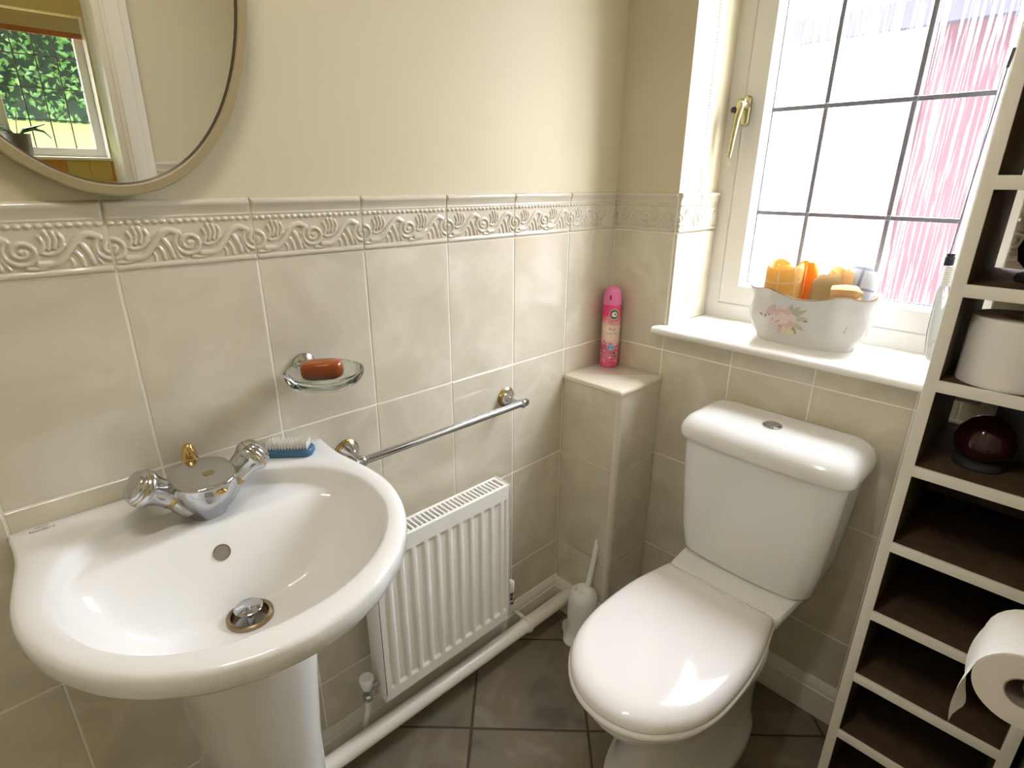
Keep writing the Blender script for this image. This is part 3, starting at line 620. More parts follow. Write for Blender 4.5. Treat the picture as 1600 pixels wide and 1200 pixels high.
obj('top_reflection', MB().lathe([(0.010, 0), (0.0095, 0.0012), (0.0, 0.0014)], (0.006, -0.022, 0.0772), n=6, cap0=False), 'brass_pale', tp)  # brass-coloured disc standing in for the reflection on the tap top
for sx in (-1, 1):
    ax = Vector((sx * 0.80, -0.06, 0.60)).normalized(); c0 = Vector((sx * 0.026, -0.004, 0.039))
    obj('gold_ring', MB().lathe([(0.0208, 0.0), (0.0216, 0.002), (0.0216, 0.006), (0.0208, 0.008)], c0 + ax * 0.020, ax, 28), 'antique_gold', tp)
    hd = obj('head', MB().lathe([(0.0205, 0.0), (0.0205, 0.012), (0.0225, 0.022), (0.0255, 0.029), (0.0278, 0.033), (0.0282, 0.037), (0.0272, 0.041), (0.0262, 0.042), (0.0262, 0.0445), (0.0248, 0.0475), (0.0238, 0.048), (0.0236, 0.050), (0.0215, 0.0535), (0.016, 0.0565), (0.008, 0.0585), (0.0, 0.059)], c0 + ax * 0.028, ax, 32, cap0=False), 'chrome', tp)
    obj('gold_band', MB().lathe([(0.0268, 0), (0.0274, 0.001), (0.0268, 0.002)], c0 + ax * 0.0695, ax, 32), 'gold', hd)
obj('gold_stud', MB().sphere((0.010, -0.0625, 0.060), (0.009, 0.004, 0.004), 12, 8), 'gold', tp)
kn = obj('waste_rod', MB().tube([(0.0, 0.046, 0.0), (0.0, 0.046, 0.075)], 0.003, 8), 'chrome', tp)
obj('waste_knob', MB().lathe([(0.012, 0.0), (0.0128, 0.010), (0.0125, 0.022), (0.0110, 0.034), (0.0085, 0.043), (0.005, 0.049), (0.0, 0.051)], (0.0, 0.046, 0.055), n=20, cap0=False), 'gold', tp)

# ------------------------------------------------------------------ nail brush on the basin
nb = thing('nail_brush', 'blue nail brush with white bristles on the basin corner', 'brush', (-1.003, -0.036, ZR + 0.0002), math.radians(-39))
b = MB(); b.loft([rrect(0, 0, 0.041, 0.016, 0.012, 0.0, 6), rrect(0, 0, 0.044, 0.018, 0.014, 0.005, 6), rrect(0, 0, 0.044, 0.018, 0.014, 0.012, 6), rrect(0, 0, 0.042, 0.016, 0.012, 0.0145, 6)])
obj('handle', b, 'blue_plastic', nb)
b = MB()
for i in range(14):
    for j in range(4):
        x, y = -0.036 + i * 0.0054, -0.0105 + j * 0.007; b.cur = 0
        b.lathe([(0.0017, 0), (0.0022, 0.012), (0.0007, 0.0155)], (x, y, 0.014), (random.uniform(-.05, .05), random.uniform(-.05, .05), 1), 5)
o = obj('bristles', b, 'bristle', nb); o['kind'] = 'stuff'

# ------------------------------------------------------------------ soap dish and soap
sd = thing('soap_dish', 'round clear glass soap dish on chrome wall bracket', 'soap dish', (-0.942, 0, 0.992))
obj('dish', MB().lathe([(0.0, -0.006), (0.046, -0.006), (0.058, 0.000), (0.0655, 0.010), (0.068, 0.018), (0.0675, 0.0215), (0.0650, 0.0225), (0.058, 0.018), (0.044, 0.010), (0.0, 0.0085)], (0, -0.086, 0), n=56, cap0=False, cap1=False), 'glass_green', sd)
obj('wall_plate', MB().lathe([(0.022, 0.0), (0.022, 0.006), (0.017, 0.010), (0.012, 0.012), (0.010, 0.02)], (0, -0.0005, 0.012), (0, -1, 0), 24), 'chrome', sd)
b = MB(); ring = [(0.0715 * math.cos(a), -0.086 + 0.0715 * math.sin(a), 0.012) for a in [PI / 2 - 0.9 + 1.8 * i / 20 for i in range(21)]]; b.tube(ring, 0.0035, 8); obj('bracket_ring', b, 'chrome', sd)
b = MB(); N_ = 36
def soapring(s, z): return [(0.036 * s * math.copysign(abs(math.cos(a)) ** 0.8, math.cos(a)), 0.022 * s * math.copysign(abs(math.sin(a)) ** 0.8, math.sin(a)), z) for a in [2 * PI * k / N_ for k in range(N_)]]
b.loft([soapring(s, z) for s, z in ((0.80, 0), (0.93, 0.003), (1.0, 0.010), (1.0, 0.020), (0.95, 0.026), (0.86, 0.029), (0.5, 0.0305))])
tag(obj('soap_bar', b, 'soap', loc=(-0.948, -0.092, 1.0035), rot=(0, 0, math.radians(-28)), angle=50), 'amber orange translucent bar of soap in the glass dish', 'soap')

# ------------------------------------------------------------------ towel rail
tr = thing('towel_rail', 'chrome towel rail with brass-ringed wall roses above the radiator', 'towel rail', (-0.65, 0, 0.80))
for sx in (-1, 1):
    x = 0.2255 * sx
    rs = obj('wall_rose', MB().lathe([(0.0265, 0.0), (0.0265, 0.003), (0.0245, 0.0045), (0.0245, 0.008), (0.0225, 0.0095), (0.0215, 0.012)], (x, -0.0005, 0), (0, -1, 0), 32), 'antique_gold', tr)
    obj('boss', MB().lathe([(0.0215, 0.0), (0.019, 0.005), (0.0125, 0.012), (0.0085, 0.020), (0.0075, 0.042)], (x, -0.0125, 0), (0, -1, 0), 28), 'chrome', rs)
    obj('bar_socket', MB().sphere((x, -0.062, 0), (0.012, 0.0125, 0.0125), 18, 12), 'chrome', tr)
    obj('finial', MB().lathe([(0.009, 0), (0.0105, 0.004), (0.008, 0.009), (0.0, 0.010)], (x + sx * 0.009, -0.062, 0), (sx, 0, 0), 18), 'chrome', tr)
obj('bar', MB().tube([(-0.222, -0.062, 0), (0.222, -0.062, 0)], 0.0085, 16), 'chrome', tr)

# ------------------------------------------------------------------ radiator
X0, X1, YB, YF, RZ0, RZ1 = -0.888, -0.495, -0.036, -0.093, 0.187, 0.611
rd = thing('radiator', 'small white panel radiator with slotted top grille under the towel rail', 'radiator', ((X0 + X1) / 2, -0.065, RZ0))
cxr = (X0 + X1) / 2; hw = (X1 - X0) / 2; yc = -0.065
# fluted front panel as a height field
nu, nv = 181, 70; us = np.linspace(-hw + 0.004, hw - 0.004, nu); vs_ = np.linspace(0.0, RZ1 - RZ0 - 0.012, nv); vv = []; ff = []
Hh = RZ1 - RZ0 - 0.012
def flute(u, v):
    ph = ((u + hw) / 0.0333) % 1.0; a = sm(0.10, 0.28, ph) * (1 - sm(0.72, 0.90, ph)); e = sm(0.028, 0.040, v) * (1 - sm(Hh - 0.040, Hh - 0.028, v))
    if u < -hw + 0.018 or u > hw - 0.012: a = 0
    return a * e
vs_ = np.sort(np.concatenate([np.linspace(0, Hh, 12), np.linspace(0.026, 0.042, 9), np.linspace(Hh - 0.042, Hh - 0.026, 9)]))
nv = len(vs_)
for v in vs_:
    for u in us: vv.append((u, (YF - yc) + 0.0045 * flute(u, v), v))
for j in range(nv - 1):
    for i in range(nu - 1): a = j * nu + i; ff.append((a, a + 1, a + nu + 1, a + nu))
obj('front_panel', MB().add(vv, ff), 'enamel', rd, angle=60)
obj('back_panel', MB().box(-hw + 0.004, hw - 0.004, YB - yc - 0.006, YB - yc - 0.001, 0.0, Hh), 'enamel', rd)
obj('core', MB().box(-hw + 0.006, hw - 0.006, YF - yc + 0.008, YB - yc - 0.008, 0.01, Hh - 0.02), 'grille_shade', rd)  # near-black block, the shade inside the slots put into its colour
for sx in (-1, 1): obj('side_panel', MB().box(sx * hw - 0.002 if sx > 0 else -hw, hw if sx > 0 else -hw + 0.002, YF - yc - 0.001, YB - yc, 0.0, RZ1 - RZ0 - 0.001), 'enamel', rd, bevel=0.0008)
gr = obj('top_grille', MB().box(-hw + 0.002, hw - 0.002, YF - yc + 0.0005, YF - yc + 0.0095, RZ1 - RZ0 - 0.016, RZ1 - RZ0 - 0.0035).box(-hw + 0.002, hw - 0.002, YB - yc - 0.008, YB - yc - 0.0005, RZ1 - RZ0 - 0.016, RZ1 - RZ0 - 0.0035).box(-hw + 0.002, -hw + 0.012, YF - yc + 0.0095, YB - yc - 0.008, RZ1 - RZ0 - 0.012, RZ1 - RZ0 - 0.0035).box(hw - 0.012, hw - 0.002, YF - yc + 0.0095, YB - yc - 0.008, RZ1 - RZ0 - 0.012, RZ1 - RZ0 - 0.0035), 'enamel', rd, smooth=False)
NS = 30; sme = None
for i in range(1, NS):
    x = -hw + 0.012 + (2 * hw - 0.024) * i / NS; skew = 0.0
    if sme is None: sme = MB().box(-0.0024, 0.0024, YF - yc + 0.009, YB - yc - 0.0075, RZ1 - RZ0 - 0.011, RZ1 - RZ0 - 0.0038).mesh('slat', 'enamel', smooth=False)
    obj('slat', sme, None, gr, loc=(x, 0, 0))
for sx, capz in ((-1, 0.075), (1, 0.055)):
    vx = sx * (hw + 0.030)
    vb = obj('valve', MB().lathe([(0.0095, -0.014), (0.0125, -0.011), (0.0125, -0.001), (0.0095, 0.003), (0.0095, 0.02)], (vx, 0, 0.027), n=8).lathe([(0.008, 0), (0.0105, 0.002), (0.0105, 0.012), (0.008, 0.014), (0.008, 0.03)], (vx, 0, 0.04), (-sx, 0, 0), 8), 'chrome' , rd, angle=20)
    obj('valve_cap', MB().lathe([(0.0105, 0), (0.012, 0.004), (0.0165, 0.028), (0.0165, 0.031), (0.0145, 0.0335), (0.0, 0.0335)] if sx < 0 else [(0.010, 0), (0.0115, 0.004), (0.0115, 0.03), (0.009, 0.034), (0, 0.034)], (vx, 0, 0.046 if sx < 0 else 0.055), n=20, cap0=False), 'white_plastic', vb)
    obj('tail_pipe', MB().tube([(vx, 0, 0.025), (vx, 0.004, -0.02), (vx, 0.026, -0.075), (vx, 0.030, -0.13)], 0.0075, 12), 'enamel_pipe', vb)
for x_ in (-0.11, 0.11): obj('wall_bracket', MB().box(x_ - 0.01, x_ + 0.01, YB - yc, YB - yc + 0.035, 0.1, 0.3), 'enamel', rd)

# ------------------------------------------------------------------ pipes along the skirting
wp = thing('waste_pipe', 'fat white waste pipe running along the skirting below the radiator', 'pipe', (-0.65, -0.068, 0.085))
obj('pipe', MB().tube([(-0.422, 0, 0.008), (0.452, 0, -0.006)], 0.0205, 24), 'enamel_pipe', wp, angle=50)
for x in (0.245,):
    clp = obj('clip', MB().lathe([(0.0225, 0), (0.0245, 0.002), (0.0245, 0.010), (0.0225, 0.012)], (x, 0, -0.003), (1, 0, 0), 24), 'enamel_pipe', wp)
    obj('strap', MB().box(x, x + 0.012, 0.018, 0.052, 0.012, 0.017), 'enamel_pipe', clp, bevel=0.001)
obj('heating_pipe', MB().tube([(-0.415, 0.040, -0.035), (0.452, 0.040, -0.035)], 0.0075, 12), 'enamel_pipe', wp)

# ------------------------------------------------------------------ toilet
TY = -0.566
to = thing('toilet', 'white close-coupled toilet with lid down below the window', 'toilet', (-0.35, TY, 0))
def egg(xb, xf, hw, z, n=48, pb=3.2, pf=2.0, split=0.42):
    """closed outline: blunt at the back (xb), egg-shaped at the front (xf)"""
    xm = xb + (xf - xb) * split; p = []
    for k in range(n):
        a = 2 * PI * k / n; c, s_ = math.cos(a), math.sin(a); pw = pf if c < 0 else pb
        x = xm + (xm - xf if c < 0 else xb - xm) * math.copysign(abs(c) ** (2 / pw), c); y = hw * math.copysign(abs(s_) ** (2 / pw), s_)
        p.append((x + 0.35, y, z))
    return p
b = MB(); b.loft([[(x, y + 0.012, z) for x, y, z in q] for q in (egg(-0.12, -0.602, 0.124, 0.0, pf=2.3), egg(-0.12, -0.604, 0.125, 0.028, pf=2.3), egg(-0.12, -0.600, 0.121, 0.040, pf=2.3), egg(-0.12, -0.588, 0.112, 0.052, pf=2.3), egg(-0.10, -0.578, 0.104, 0.12, pf=2.2), egg(-0.08, -0.584, 0.104, 0.20, pf=2.1), egg(-0.09, -0.610, 0.112, 0.25, pb=2.8), egg(-0.12, -0.648, 0.130, 0.30, pb=2.5), egg(-0.15, -0.680, 0.147, 0.34, pb=2.3), egg(-0.17, -0.696, 0.155, 0.365, pb=2.2), egg(-0.18, -0.702, 0.157, 0.388, pb=2.2), egg(-0.19, -0.698, 0.154, 0.398, pb=2.2))], True, True)
obj('pan', b, 'ceramic_cool', to, angle=60)
def trap(z, x0, x1, h0, h1, r=0.02):
    pts = [(x0, -h0), (x1, -h1), (x1, h1), (x0, h0)]; out = []
    for i in range(4):
        p, q, s_ = Vector(pts[i - 1]), Vector(pts[i]), Vector(pts[(i + 1) % 4]); a = q + (p - q).normalized() * r; c = q + (s_ - q).normalized() * r
        for k in range(6):
            t = k / 5; out.append((*((1 - t) ** 2 * a + 2 * t * (1 - t) * q + t * t * c), z))
    return [(x + 0.35, y + 0.008, z) for x, y, z in out]
b = MB(); b.loft([trap(0.28, -0.03, -0.25, 0.085, 0.085), trap(0.34, -0.025, -0.255, 0.100, 0.105), trap(0.385, -0.02, -0.262, 0.135, 0.126), trap(0.412, -0.012, -0.262, 0.152, 0.136), trap(0.424, -0.012, -0.262, 0.154, 0.136), trap(0.429, -0.014, -0.258, 0.152, 0.133)])
obj('cistern_platform', b, 'ceramic_cool', to, angle=50)
LW = [(-0.254, 0.0), (-0.254, 0.09), (-0.254, 0.122), (-0.2555, 0.130), (-0.262, 0.136), (-0.30, 0.1445), (-0.355, 0.155), (-0.41, 0.161), (-0.47, 0.163), (-0.53, 0.161), (-0.575, 0.154), (-0.615, 0.1415), (-0.65, 0.122), (-0.68, 0.096), (-0.70, 0.0685), (-0.713, 0.037), (-0.718, 0.0)]
def seatring(g, z):
    P = LW + [(x, -y) for x, y in LW[-2:0:-1]]; n = len(P); out = []
    for i in range(n):
        p, q, r_ = Vector(P[i - 1]), Vector(P[i]), Vector(P[(i + 1) % n]); t = (r_ - p).normalized(); nn = Vector((t.y, -t.x))
        if nn.dot(q - Vector((-0.475, 0))) > 0: nn = -nn
        w_ = q + nn * g if g < 0.01 else Vector((-0.475, 0)) + (q - Vector((-0.475, 0))) * (1 - g / 0.17)
        out.append((w_.x + 0.35, w_.y + 0.013, z))
    # closed smooth resampling
    res = []
    for i in range(n):
        p0, p1, p2, p3 = [Vector(out[(i + k) % n]) for k in (-1, 0, 1, 2)]
        for t in (0, 0.34, 0.67): res.append(0.5 * ((2 * p1) + (-p0 + p2) * t + (2 * p0 - 5 * p1 + 4 * p2 - p3) * t * t + (-p0 + 3 * p1 - 3 * p2 + p3) * t ** 3))
    return res
b = MB(); b.loft([seatring(0.009, 0.3975), seatring(0.003, 0.399), seatring(0.0, 0.404), seatring(0.0, 0.411), seatring(0.0035, 0.415), seatring(0.008, 0.4155)])
obj('seat', b, 'seat_plastic', to, angle=60)
b = MB(); b.loft([seatring(0.007, 0.4155), seatring(0.0035, 0.417), seatring(0.003, 0.421), seatring(0.0045, 0.427), seatring(0.0075, 0.433), seatring(0.0125, 0.4385), seatring(0.019, 0.4425), seatring(0.027, 0.4448), seatring(0.040, 0.4458), seatring(0.07, 0.4464), seatring(0.11, 0.4467)])
obj('lid', b, 'seat_plastic', to, angle=60)
for s_ in (-1, 1): obj('hinge', MB().tube([(0.35 - 0.2535, s_ * 0.055, 0.429), (0.35 - 0.2535, s_ * 0.095, 0.429)], 0.004, 12), 'seat_plastic', to)
def cis(z, hx, hy, bow, xb=-0.012, r=0.035):
    """rounded tank section with a bowed front; back at xb"""
    p = []
    base = rrect(0, 0, hx, hy, r, z, 8)
    dense = []
    for i in range(len(base)):
        a, c = Vector(base[i]), Vector(base[(i + 1) % len(base)]); m_ = 10 if i % 9 == 8 else 1
        for k in range(m_): dense.append(a.lerp(c, k / m_))
    for q in dense:
        x = q.x - (bow * (1 - (q.y / hy) ** 2) if q.x < 0 else 0); p.append((xb - hx + x + 0.35, q.y, z))
    return p
CO = 0.006
cisy = lambda *a, **k: [(x, y + CO, z) for x, y, z in cis(*a, **k)]
b = MB(); b.loft([cisy(0.4295, 0.076, 0.146, 0.014), cisy(0.433, 0.080, 0.153, 0.014), cisy(0.445, 0.083, 0.159, 0.014), cisy(0.50, 0.085, 0.166, 0.014), cisy(0.62, 0.086, 0.176, 0.014), cisy(0.752, 0.087, 0.184, 0.014)])
obj('cistern', b, 'ceramic_cool', to, angle=60)
lidc = lambda z, g: cisy(z, 0.094 - g, 0.1955 - g, 0.014, xb=-0.004 - g * 0.5, r=0.036 - g * 0.4)
b = MB(); b.loft([lidc(0.742, 0.006), lidc(0.743, 0.001), lidc(0.750, -0.001), lidc(0.766, -0.001), lidc(0.778, 0.003), lidc(0.789, 0.010), lidc(0.797, 0.020), lidc(0.802, 0.034), lidc(0.804, 0.055)])
obj('cistern_lid', b, 'ceramic_cool', to, angle=60)
fb = obj('flush_button', MB().lathe([(0.0215, 0), (0.0215, 0.003), (0.019, 0.005), (0.0175, 0.004)], (0.35 - 0.108, 0.010, 0.8025), n=28), 'chrome', to)
obj('button_half', MB().lathe([(0.0165, 0.0), (0.016, 0.0028), (0.006, 0.0022), (0.0, 0.0018)], (0.35 - 0.108, 0.010, 0.806), n=24), 'chrome', fb)
obj('button_split', MB().box(0.35 - 0.125, 0.35 - 0.091, 0.0094, 0.0106, 0.806, 0.8092), 'lead', fb)

# ------------------------------------------------------------------ toilet brush
tb = thing('toilet_brush_holder', 'white plastic toilet brush pot with flared foot beside the tiled boxing', 'brush holder', (-0.240, -0.150, 0))
def lob(r, z, k=0.0): return [(r * (1 + k * math.cos(4 * a)) * math.cos(a), r * (1 + k * math.cos(4 * a)) * math.sin(a), z) for a in [2 * PI * i / 40 + 0.6 for i in range(40)]]
b = MB(); b.loft([lob(0.062, 0, 0.12), lob(0.062, 0.006, 0.12), lob(0.050, 0.016, 0.05), lob(0.045, 0.03), lob(0.045, 0.115), lob(0.0445, 0.14), lob(0.040, 0.157), lob(0.030, 0.168), lob(0.024, 0.171), lob(0.022, 0.165)], True, True); obj('pot', b, 'frost_plastic', tb, angle=50)
obj('pouring_lip', MB().loft([[(-0.028, 0.010, 0.163), (-0.018, 0.022, 0.163), (-0.012, 0.010, 0.166)], [(-0.026, 0.013, 0.181), (-0.024, 0.016, 0.181), (-0.022, 0.013, 0.181)]]), 'frost_plastic', tb)
tbr = thing('toilet_brush', 'clear stick handle of the toilet brush standing in its pot', 'brush', (-0.240, -0.150, 0.166))
obj('handle', MB().tube([(0.010, -0.005, 0.0), (0.030, -0.005, 0.08), (0.052, -0.004, 0.165)], [0.0085, 0.0075, 0.0075], 12), 'frost_plastic', tbr)
obj('handle_core', MB().tube([(0.010, -0.012, 0.0), (0.030, -0.0115, 0.08), (0.052, -0.010, 0.160)], 0.0025, 8), 'white_plastic', tbr)
obj('collar', MB().lathe([(0.022, -0.006), (0.021, 0.0), (0.013, 0.006), (0.009, 0.012)], (0.010, -0.004, 0.0), n=20), 'frost_plastic', tbr)

# ------------------------------------------------------------------ air freshener can
CR = 0.0265
ac = thing('air_freshener', 'pink aerosol air freshener can on top of the tiled boxing', 'aerosol can', (-0.040, -0.040, BZ + 0.0003), math.radians(-144.5))
obj('can', MB().lathe([(0.0235, 0.0), (0.0255, 0.0015), (CR, 0.004), (CR, 0.178), (0.0255, 0.184), (0.0245, 0.186)], n=40), 'can_print', ac)
cp = obj('cap', MB().lathe([(0.0250, 0.185), (0.0262, 0.187), (0.0256, 0.200), (0.0235, 0.216), (0.0190, 0.229), (0.0120, 0.2345), (0.0, 0.2350)], n=40, cap0=False), 'pink_cap', ac)
def wrap(me, r, a0, z0):
    for v in me.vertices:
        a = a0 + v.co.x / r; z = z0 + v.co.y; v.co = (r * math.cos(a), r * math.sin(a), z)
    me.update(); return me
def shape(pts, m, name='print'):
    b = MB(); b.add([(x, y, 0) for x, y in pts], [tuple(range(len(pts)))]); me = bpy.data.meshes.new(name); me.from_pydata(b.v, [], b.f); me.materials.append(M(m)); return me
def disc(cx, cy, rx, ry, m, n=20, name='print'):
    vs = [(cx, cy, 0)] + [(cx + rx * math.cos(2 * PI * k / n), cy + ry * math.sin(2 * PI * k / n), 0) for k in range(n)]
    me = bpy.data.meshes.new(name); me.from_pydata(vs, [], [(0, 1 + k, 1 + (k + 1) % n) for k in range(n)]); me.materials.append(M(m)); return me
def strip(x0, x1, y0, y1, m, k=6, name='print'):
    vs = []; fs = []
    for i in range(k + 1): x = x0 + (x1 - x0) * i / k; vs += [(x, y0, 0), (x, y1, 0)]
    for i in range(k): fs.append((2 * i, 2 * i + 2, 2 * i + 3, 2 * i + 1))
    me = bpy.data.meshes.new(name); me.from_pydata(vs, [], fs); me.materials.append(M(m)); return me
A0 = 0.0
obj('emblem_rim', wrap(disc(0.008, 0, 0.0158, 0.0158, 'label_cream'), CR + 0.0002, A0, 0.160), None, ac)
obj('emblem_ring', wrap(disc(0.008, 0, 0.0142, 0.0142, 'label_green'), CR + 0.0004, A0, 0.160), None, ac)
obj('emblem_centre', wrap(disc(0.0085, 0.0, 0.0075, 0.0075, 'label_white'), CR + 0.0006, A0, 0.160), None, ac)
obj('emblem_mark', wrap(disc(0.0105, 0.0, 0.0042, 0.0032, 'label_teal' if 'label_teal' in MATS else 'tile_teal'), CR + 0.0008, A0, 0.160), None, ac)
obj('gold_line', wrap(strip(-0.010, 0.006, -0.0014, 0.0014, 'label_gold'), CR + 0.0004, A0, 0.1375), None, ac)
obj('gold_line', wrap(strip(-0.010, 0.018, -0.0010, 0.0010, 'label_gold'), CR + 0.0004, A0, 0.1325), None, ac)
obj('leaf_mark', wrap(disc(0.016, 0, 0.0028, 0.0016, 'label_green'), CR + 0.0004, A0, 0.1425), None, ac)
obj('label_panel', wrap(strip(-0.011, 0.019, -0.022, 0.020, 'label_cream'), CR + 0.0002, A0, 0.104), None, ac)
obj('label_word', wrap(txt_mesh('label_word', 'Pink', 0.0130, 'label_brown'), CR + 0.0004, A0 + 0.006 / CR, 0.1120), None, ac)
obj('label_word', wrap(txt_mesh('label_word', 'Sweet Pea', 0.0080, 'label_brown'), CR + 0.0004, A0 + 0.004 / CR, 0.1015), None, ac)
obj('blue_flower', wrap(disc(0.004, 0, 0.012, 0.0085, 'label_blue'), CR + 0.0004, A0, 0.062), None, ac)
obj('grey_haze', wrap(disc(0.014, 0, 0.008, 0.010, 'label_pale'), CR + 0.0003, A0, 0.075), None, ac)
obj('green_badge', wrap(disc(0.015, 0, 0.0072, 0.0072, 'label_green'), CR + 0.0005, A0, 0.041), None, ac)
rg_ = random.Random(3)
for i in range(26):
    x, z = rg_.uniform(-0.028, 0.022), rg_.uniform(0.012, 0.082)
    obj('blossom_print', wrap(disc(x, 0, rg_.uniform(0.0018, 0.004), rg_.uniform(0.0018, 0.0038), rg_.choice(['label_pale', 'label_pale', 'label_dkpink', 'petal']), 8), CR + 0.00025 + 0.00001 * i, A0, z), None, ac)
obj('side_stripe', wrap(strip(-0.0335, -0.0315, -0.085, 0.04, 'label_cream', 1), CR + 0.0003, A0, 0.09), None, ac)
obj('nozzle_slot', MB().loft([[(0.0262 * math.cos(a + 0) * s_ + 0.0, 0.0262 * math.sin(a) * s_, 0.208 + dz) for a, dz in ((-0.34, -0.007), (-0.14, -0.007), (-0.14, 0.004), (-0.24, 0.007), (-0.34, 0.004))] for s_ in (0.90, 0.985)]), 'pink_dark', cp)

# ------------------------------------------------------------------ porcelain planter with face cloths
PLX, PLY = 0.098, -0.522
pl = thing('porcelain_planter', 'white oval porcelain planter with rose print and gilt rim on the window sill', 'planter', (PLX, PLY, SILL + 0.0003), math.radians(3))
NP = 120
def plring(hy, hx, z, sc=0.0, wav=0.0, rip=0.0):
    out = []
    for k in range(NP):
        a = 2 * PI * k / NP; c, s_ = math.cos(a), math.sin(a); f = 1 + sc * math.cos(8 * a + PI) + rip * math.cos(26 * a)
        y = hy * f * math.copysign(abs(c) ** 0.86, c); x = hx * f * math.copysign(abs(s_) ** 0.86, s_)
        out.append((x, y, z + wav * (0.55 * math.cos(2 * a) + 0.45 * math.cos(6 * a))))
    return out
PS = [(0.108, 0.052, 0.0, 0.0, 0.0, 0.014), (0.110, 0.053, 0.004, 0.006, 0.0, 0.012), (0.113, 0.056, 0.012, 0.016, 0, 0.002), (0.123, 0.062, 0.028, 0.026, 0, 0), (0.133, 0.067, 0.050, 0.034, 0, 0), (0.135, 0.068, 0.068, 0.036, 0.001, 0), (0.131, 0.066, 0.088, 0.036, 0.004, 0), (0.132, 0.066, 0.106, 0.034, 0.008, 0), (0.142, 0.072, 0.128, 0.028, 0.013, 0)]
rg1 = [plring(*s_) for s_ in PS]
ins = [plring(hy - 0.005, hx - 0.005, z + 0.001 if i == len(PS) - 1 else max(z, 0.006), sc, wv, 0) for i, (hy, hx, z, sc, wv, rp) in enumerate(PS)][::-1]
b = MB(); b.loft(rg1 + ins, True, True); pbody = obj('body', b, 'porcelain', pl, angle=60)
top = plring(*PS[-1]); top2 = plring(0.138, 0.068, 0.1285, 0.028, 0.013); b = MB(); b.tube([(p[0] * 0.5 + q[0] * 0.5, p[1] * 0.5 + q[1] * 0.5, p[2] + 0.0008) for p, q in zip(top, top2)] + [((top[0][0] + top2[0][0]) / 2, (top[0][1] + top2[0][1]) / 2, top[0][2] + 0.0008)], 0.0022, 6); obj('gilt_rim', b, 'gilt', pl)
b = MB(); bp_ = plring(0.1005, 0.0505, 0.0012, 0, 0, 0.012); b.tube([(p[0] * 1.004, p[1] * 1.004, 0.0016) for p in bp_] + [(bp_[0][0] * 1.004, bp_[0][1] * 1.004, 0.0016)], 0.0013, 5); obj('gilt_foot', b, 'gilt', pl)
bpy.context.view_layer.update()
from mathutils.bvhtree import BVHTree
bv = BVHTree.FromPolygons([v.co for v in pbody.data.vertices], [tuple(p.vertices) for p in pbody.data.polygons])
def on_bowl(y, z, lift):
    h = bv.ray_cast(Vector((-0.3, y, z)), Vector((1, 0, 0)))
    return (h[0] + h[1] * lift * (1 if h[1].x < 0 else -1)) if h[0] else Vector((-0.06, y, z))
PRN = {}
lift_k = [0.0003]
def petal(y, z, ry, rz, ang, m):
    n = 14; vs = []; fs = []; ca, sa = math.cos(ang), math.sin(ang); lift_k[0] += 0.000012
    def pt(u, w): return on_bowl(y + ca * u - sa * w, z + sa * u + ca * w, lift_k[0])
    vs.append(pt(0, 0))
    for q in (0.5, 1.0):
        for k in range(n): a = 2 * PI * k / n; vs.append(pt(ry * q * math.cos(a), rz * q * math.sin(a)))
    for k in range(n):
        k2 = (k + 1) % n; fs.append((0, 1 + k, 1 + k2)); fs.append((1 + k, 1 + n + k, 1 + n + k2, 1 + k2))
    d = PRN.setdefault(m, MB()); d.add(vs, fs)
def leafp(y, z, l, w, ang, m):
    n = 10; vs = []; fs = []; ca, sa = math.cos(ang), math.sin(ang); lift_k[0] += 0.000008
    for i in range(n + 1):
        u = l * i / n; h = w * math.sin(PI * i / n)
        for e in (-h, h): vs.append(on_bowl(y + ca * u - sa * e, z + sa * u + ca * e, lift_k[0]))
    for i in range(n): fs.append((2 * i, 2 * i + 2, 2 * i + 3, 2 * i + 1))
    PRN.setdefault(m, MB()).add(vs, fs)
# print: positions in (y, z) on the front; y decreases to the right in the picture
Y0, Z0 = 0.038, 0.062
for a_, l_, m_ in ((2.6, 0.040, 'leaf_print'), (2.3, 0.032, 'leaf_print'), (3.0, 0.042, 'leaf_print_pale'), (-2.7, 0.040, 'leaf_print_pale'), (-2.3, 0.034, 'stem_print'), (-0.5, 0.026, 'leaf_print_pale'), (0.1, 0.030, 'stem_print'), (-1.3, 0.028, 'leaf_print_pale'), (-1.9, 0.032, 'leaf_print'), (1.9, 0.026, 'leaf_print')):
    leafp(Y0 - 0.005 + 0.012 * math.cos(a_), Z0 + 0.004 + 0.012 * math.sin(a_), l_, 0.0055, a_, m_)
for dy, dz in ((0.040, 0.026), (0.034, 0.030), (0.044, 0.020), (0.031, 0.021)): petal(Y0 + dy - 0.008, Z0 + dz - 0.004, 0.009, 0.007, dy * 60, 'petal_mauve')
petal(Y0 + 0.027, Z0 + 0.018, 0.005, 0.004, 0.2, 'petal')
for k in range(7):
    a = k * 0.9 + 0.2; petal(Y0 + 0.017 * math.cos(a), Z0 + 0.002 + 0.014 * math.sin(a), 0.0145, 0.0115, a, 'petal' if k % 3 else 'petal_light')
for k in range(5):
    a = k * 1.25; petal(Y0 + 0.007 * math.cos(a), Z0 + 0.004 + 0.006 * math.sin(a), 0.0095, 0.0075, a, 'petal_light')
leafp(Y0 + 0.018, Z0 - 0.008, 0.016, 0.0014, -0.5 + PI, 'petal_deep'); leafp(Y0 + 0.006, Z0 - 0.013, 0.022, 0.0016, 0.5 + PI, 'petal_deep'); leafp(Y0 + 0.020, Z0 + 0.004, 0.014, 0.001, 2.2 + PI, 'petal_deep')
for k in range(6): a = k * 1.05; petal(Y0 - 0.012 + 0.011 * math.cos(a), Z0 - 0.025 + 0.006 * math.sin(a), 0.007, 0.005, a, 'petal_light' if k % 2 else 'yellow_print')
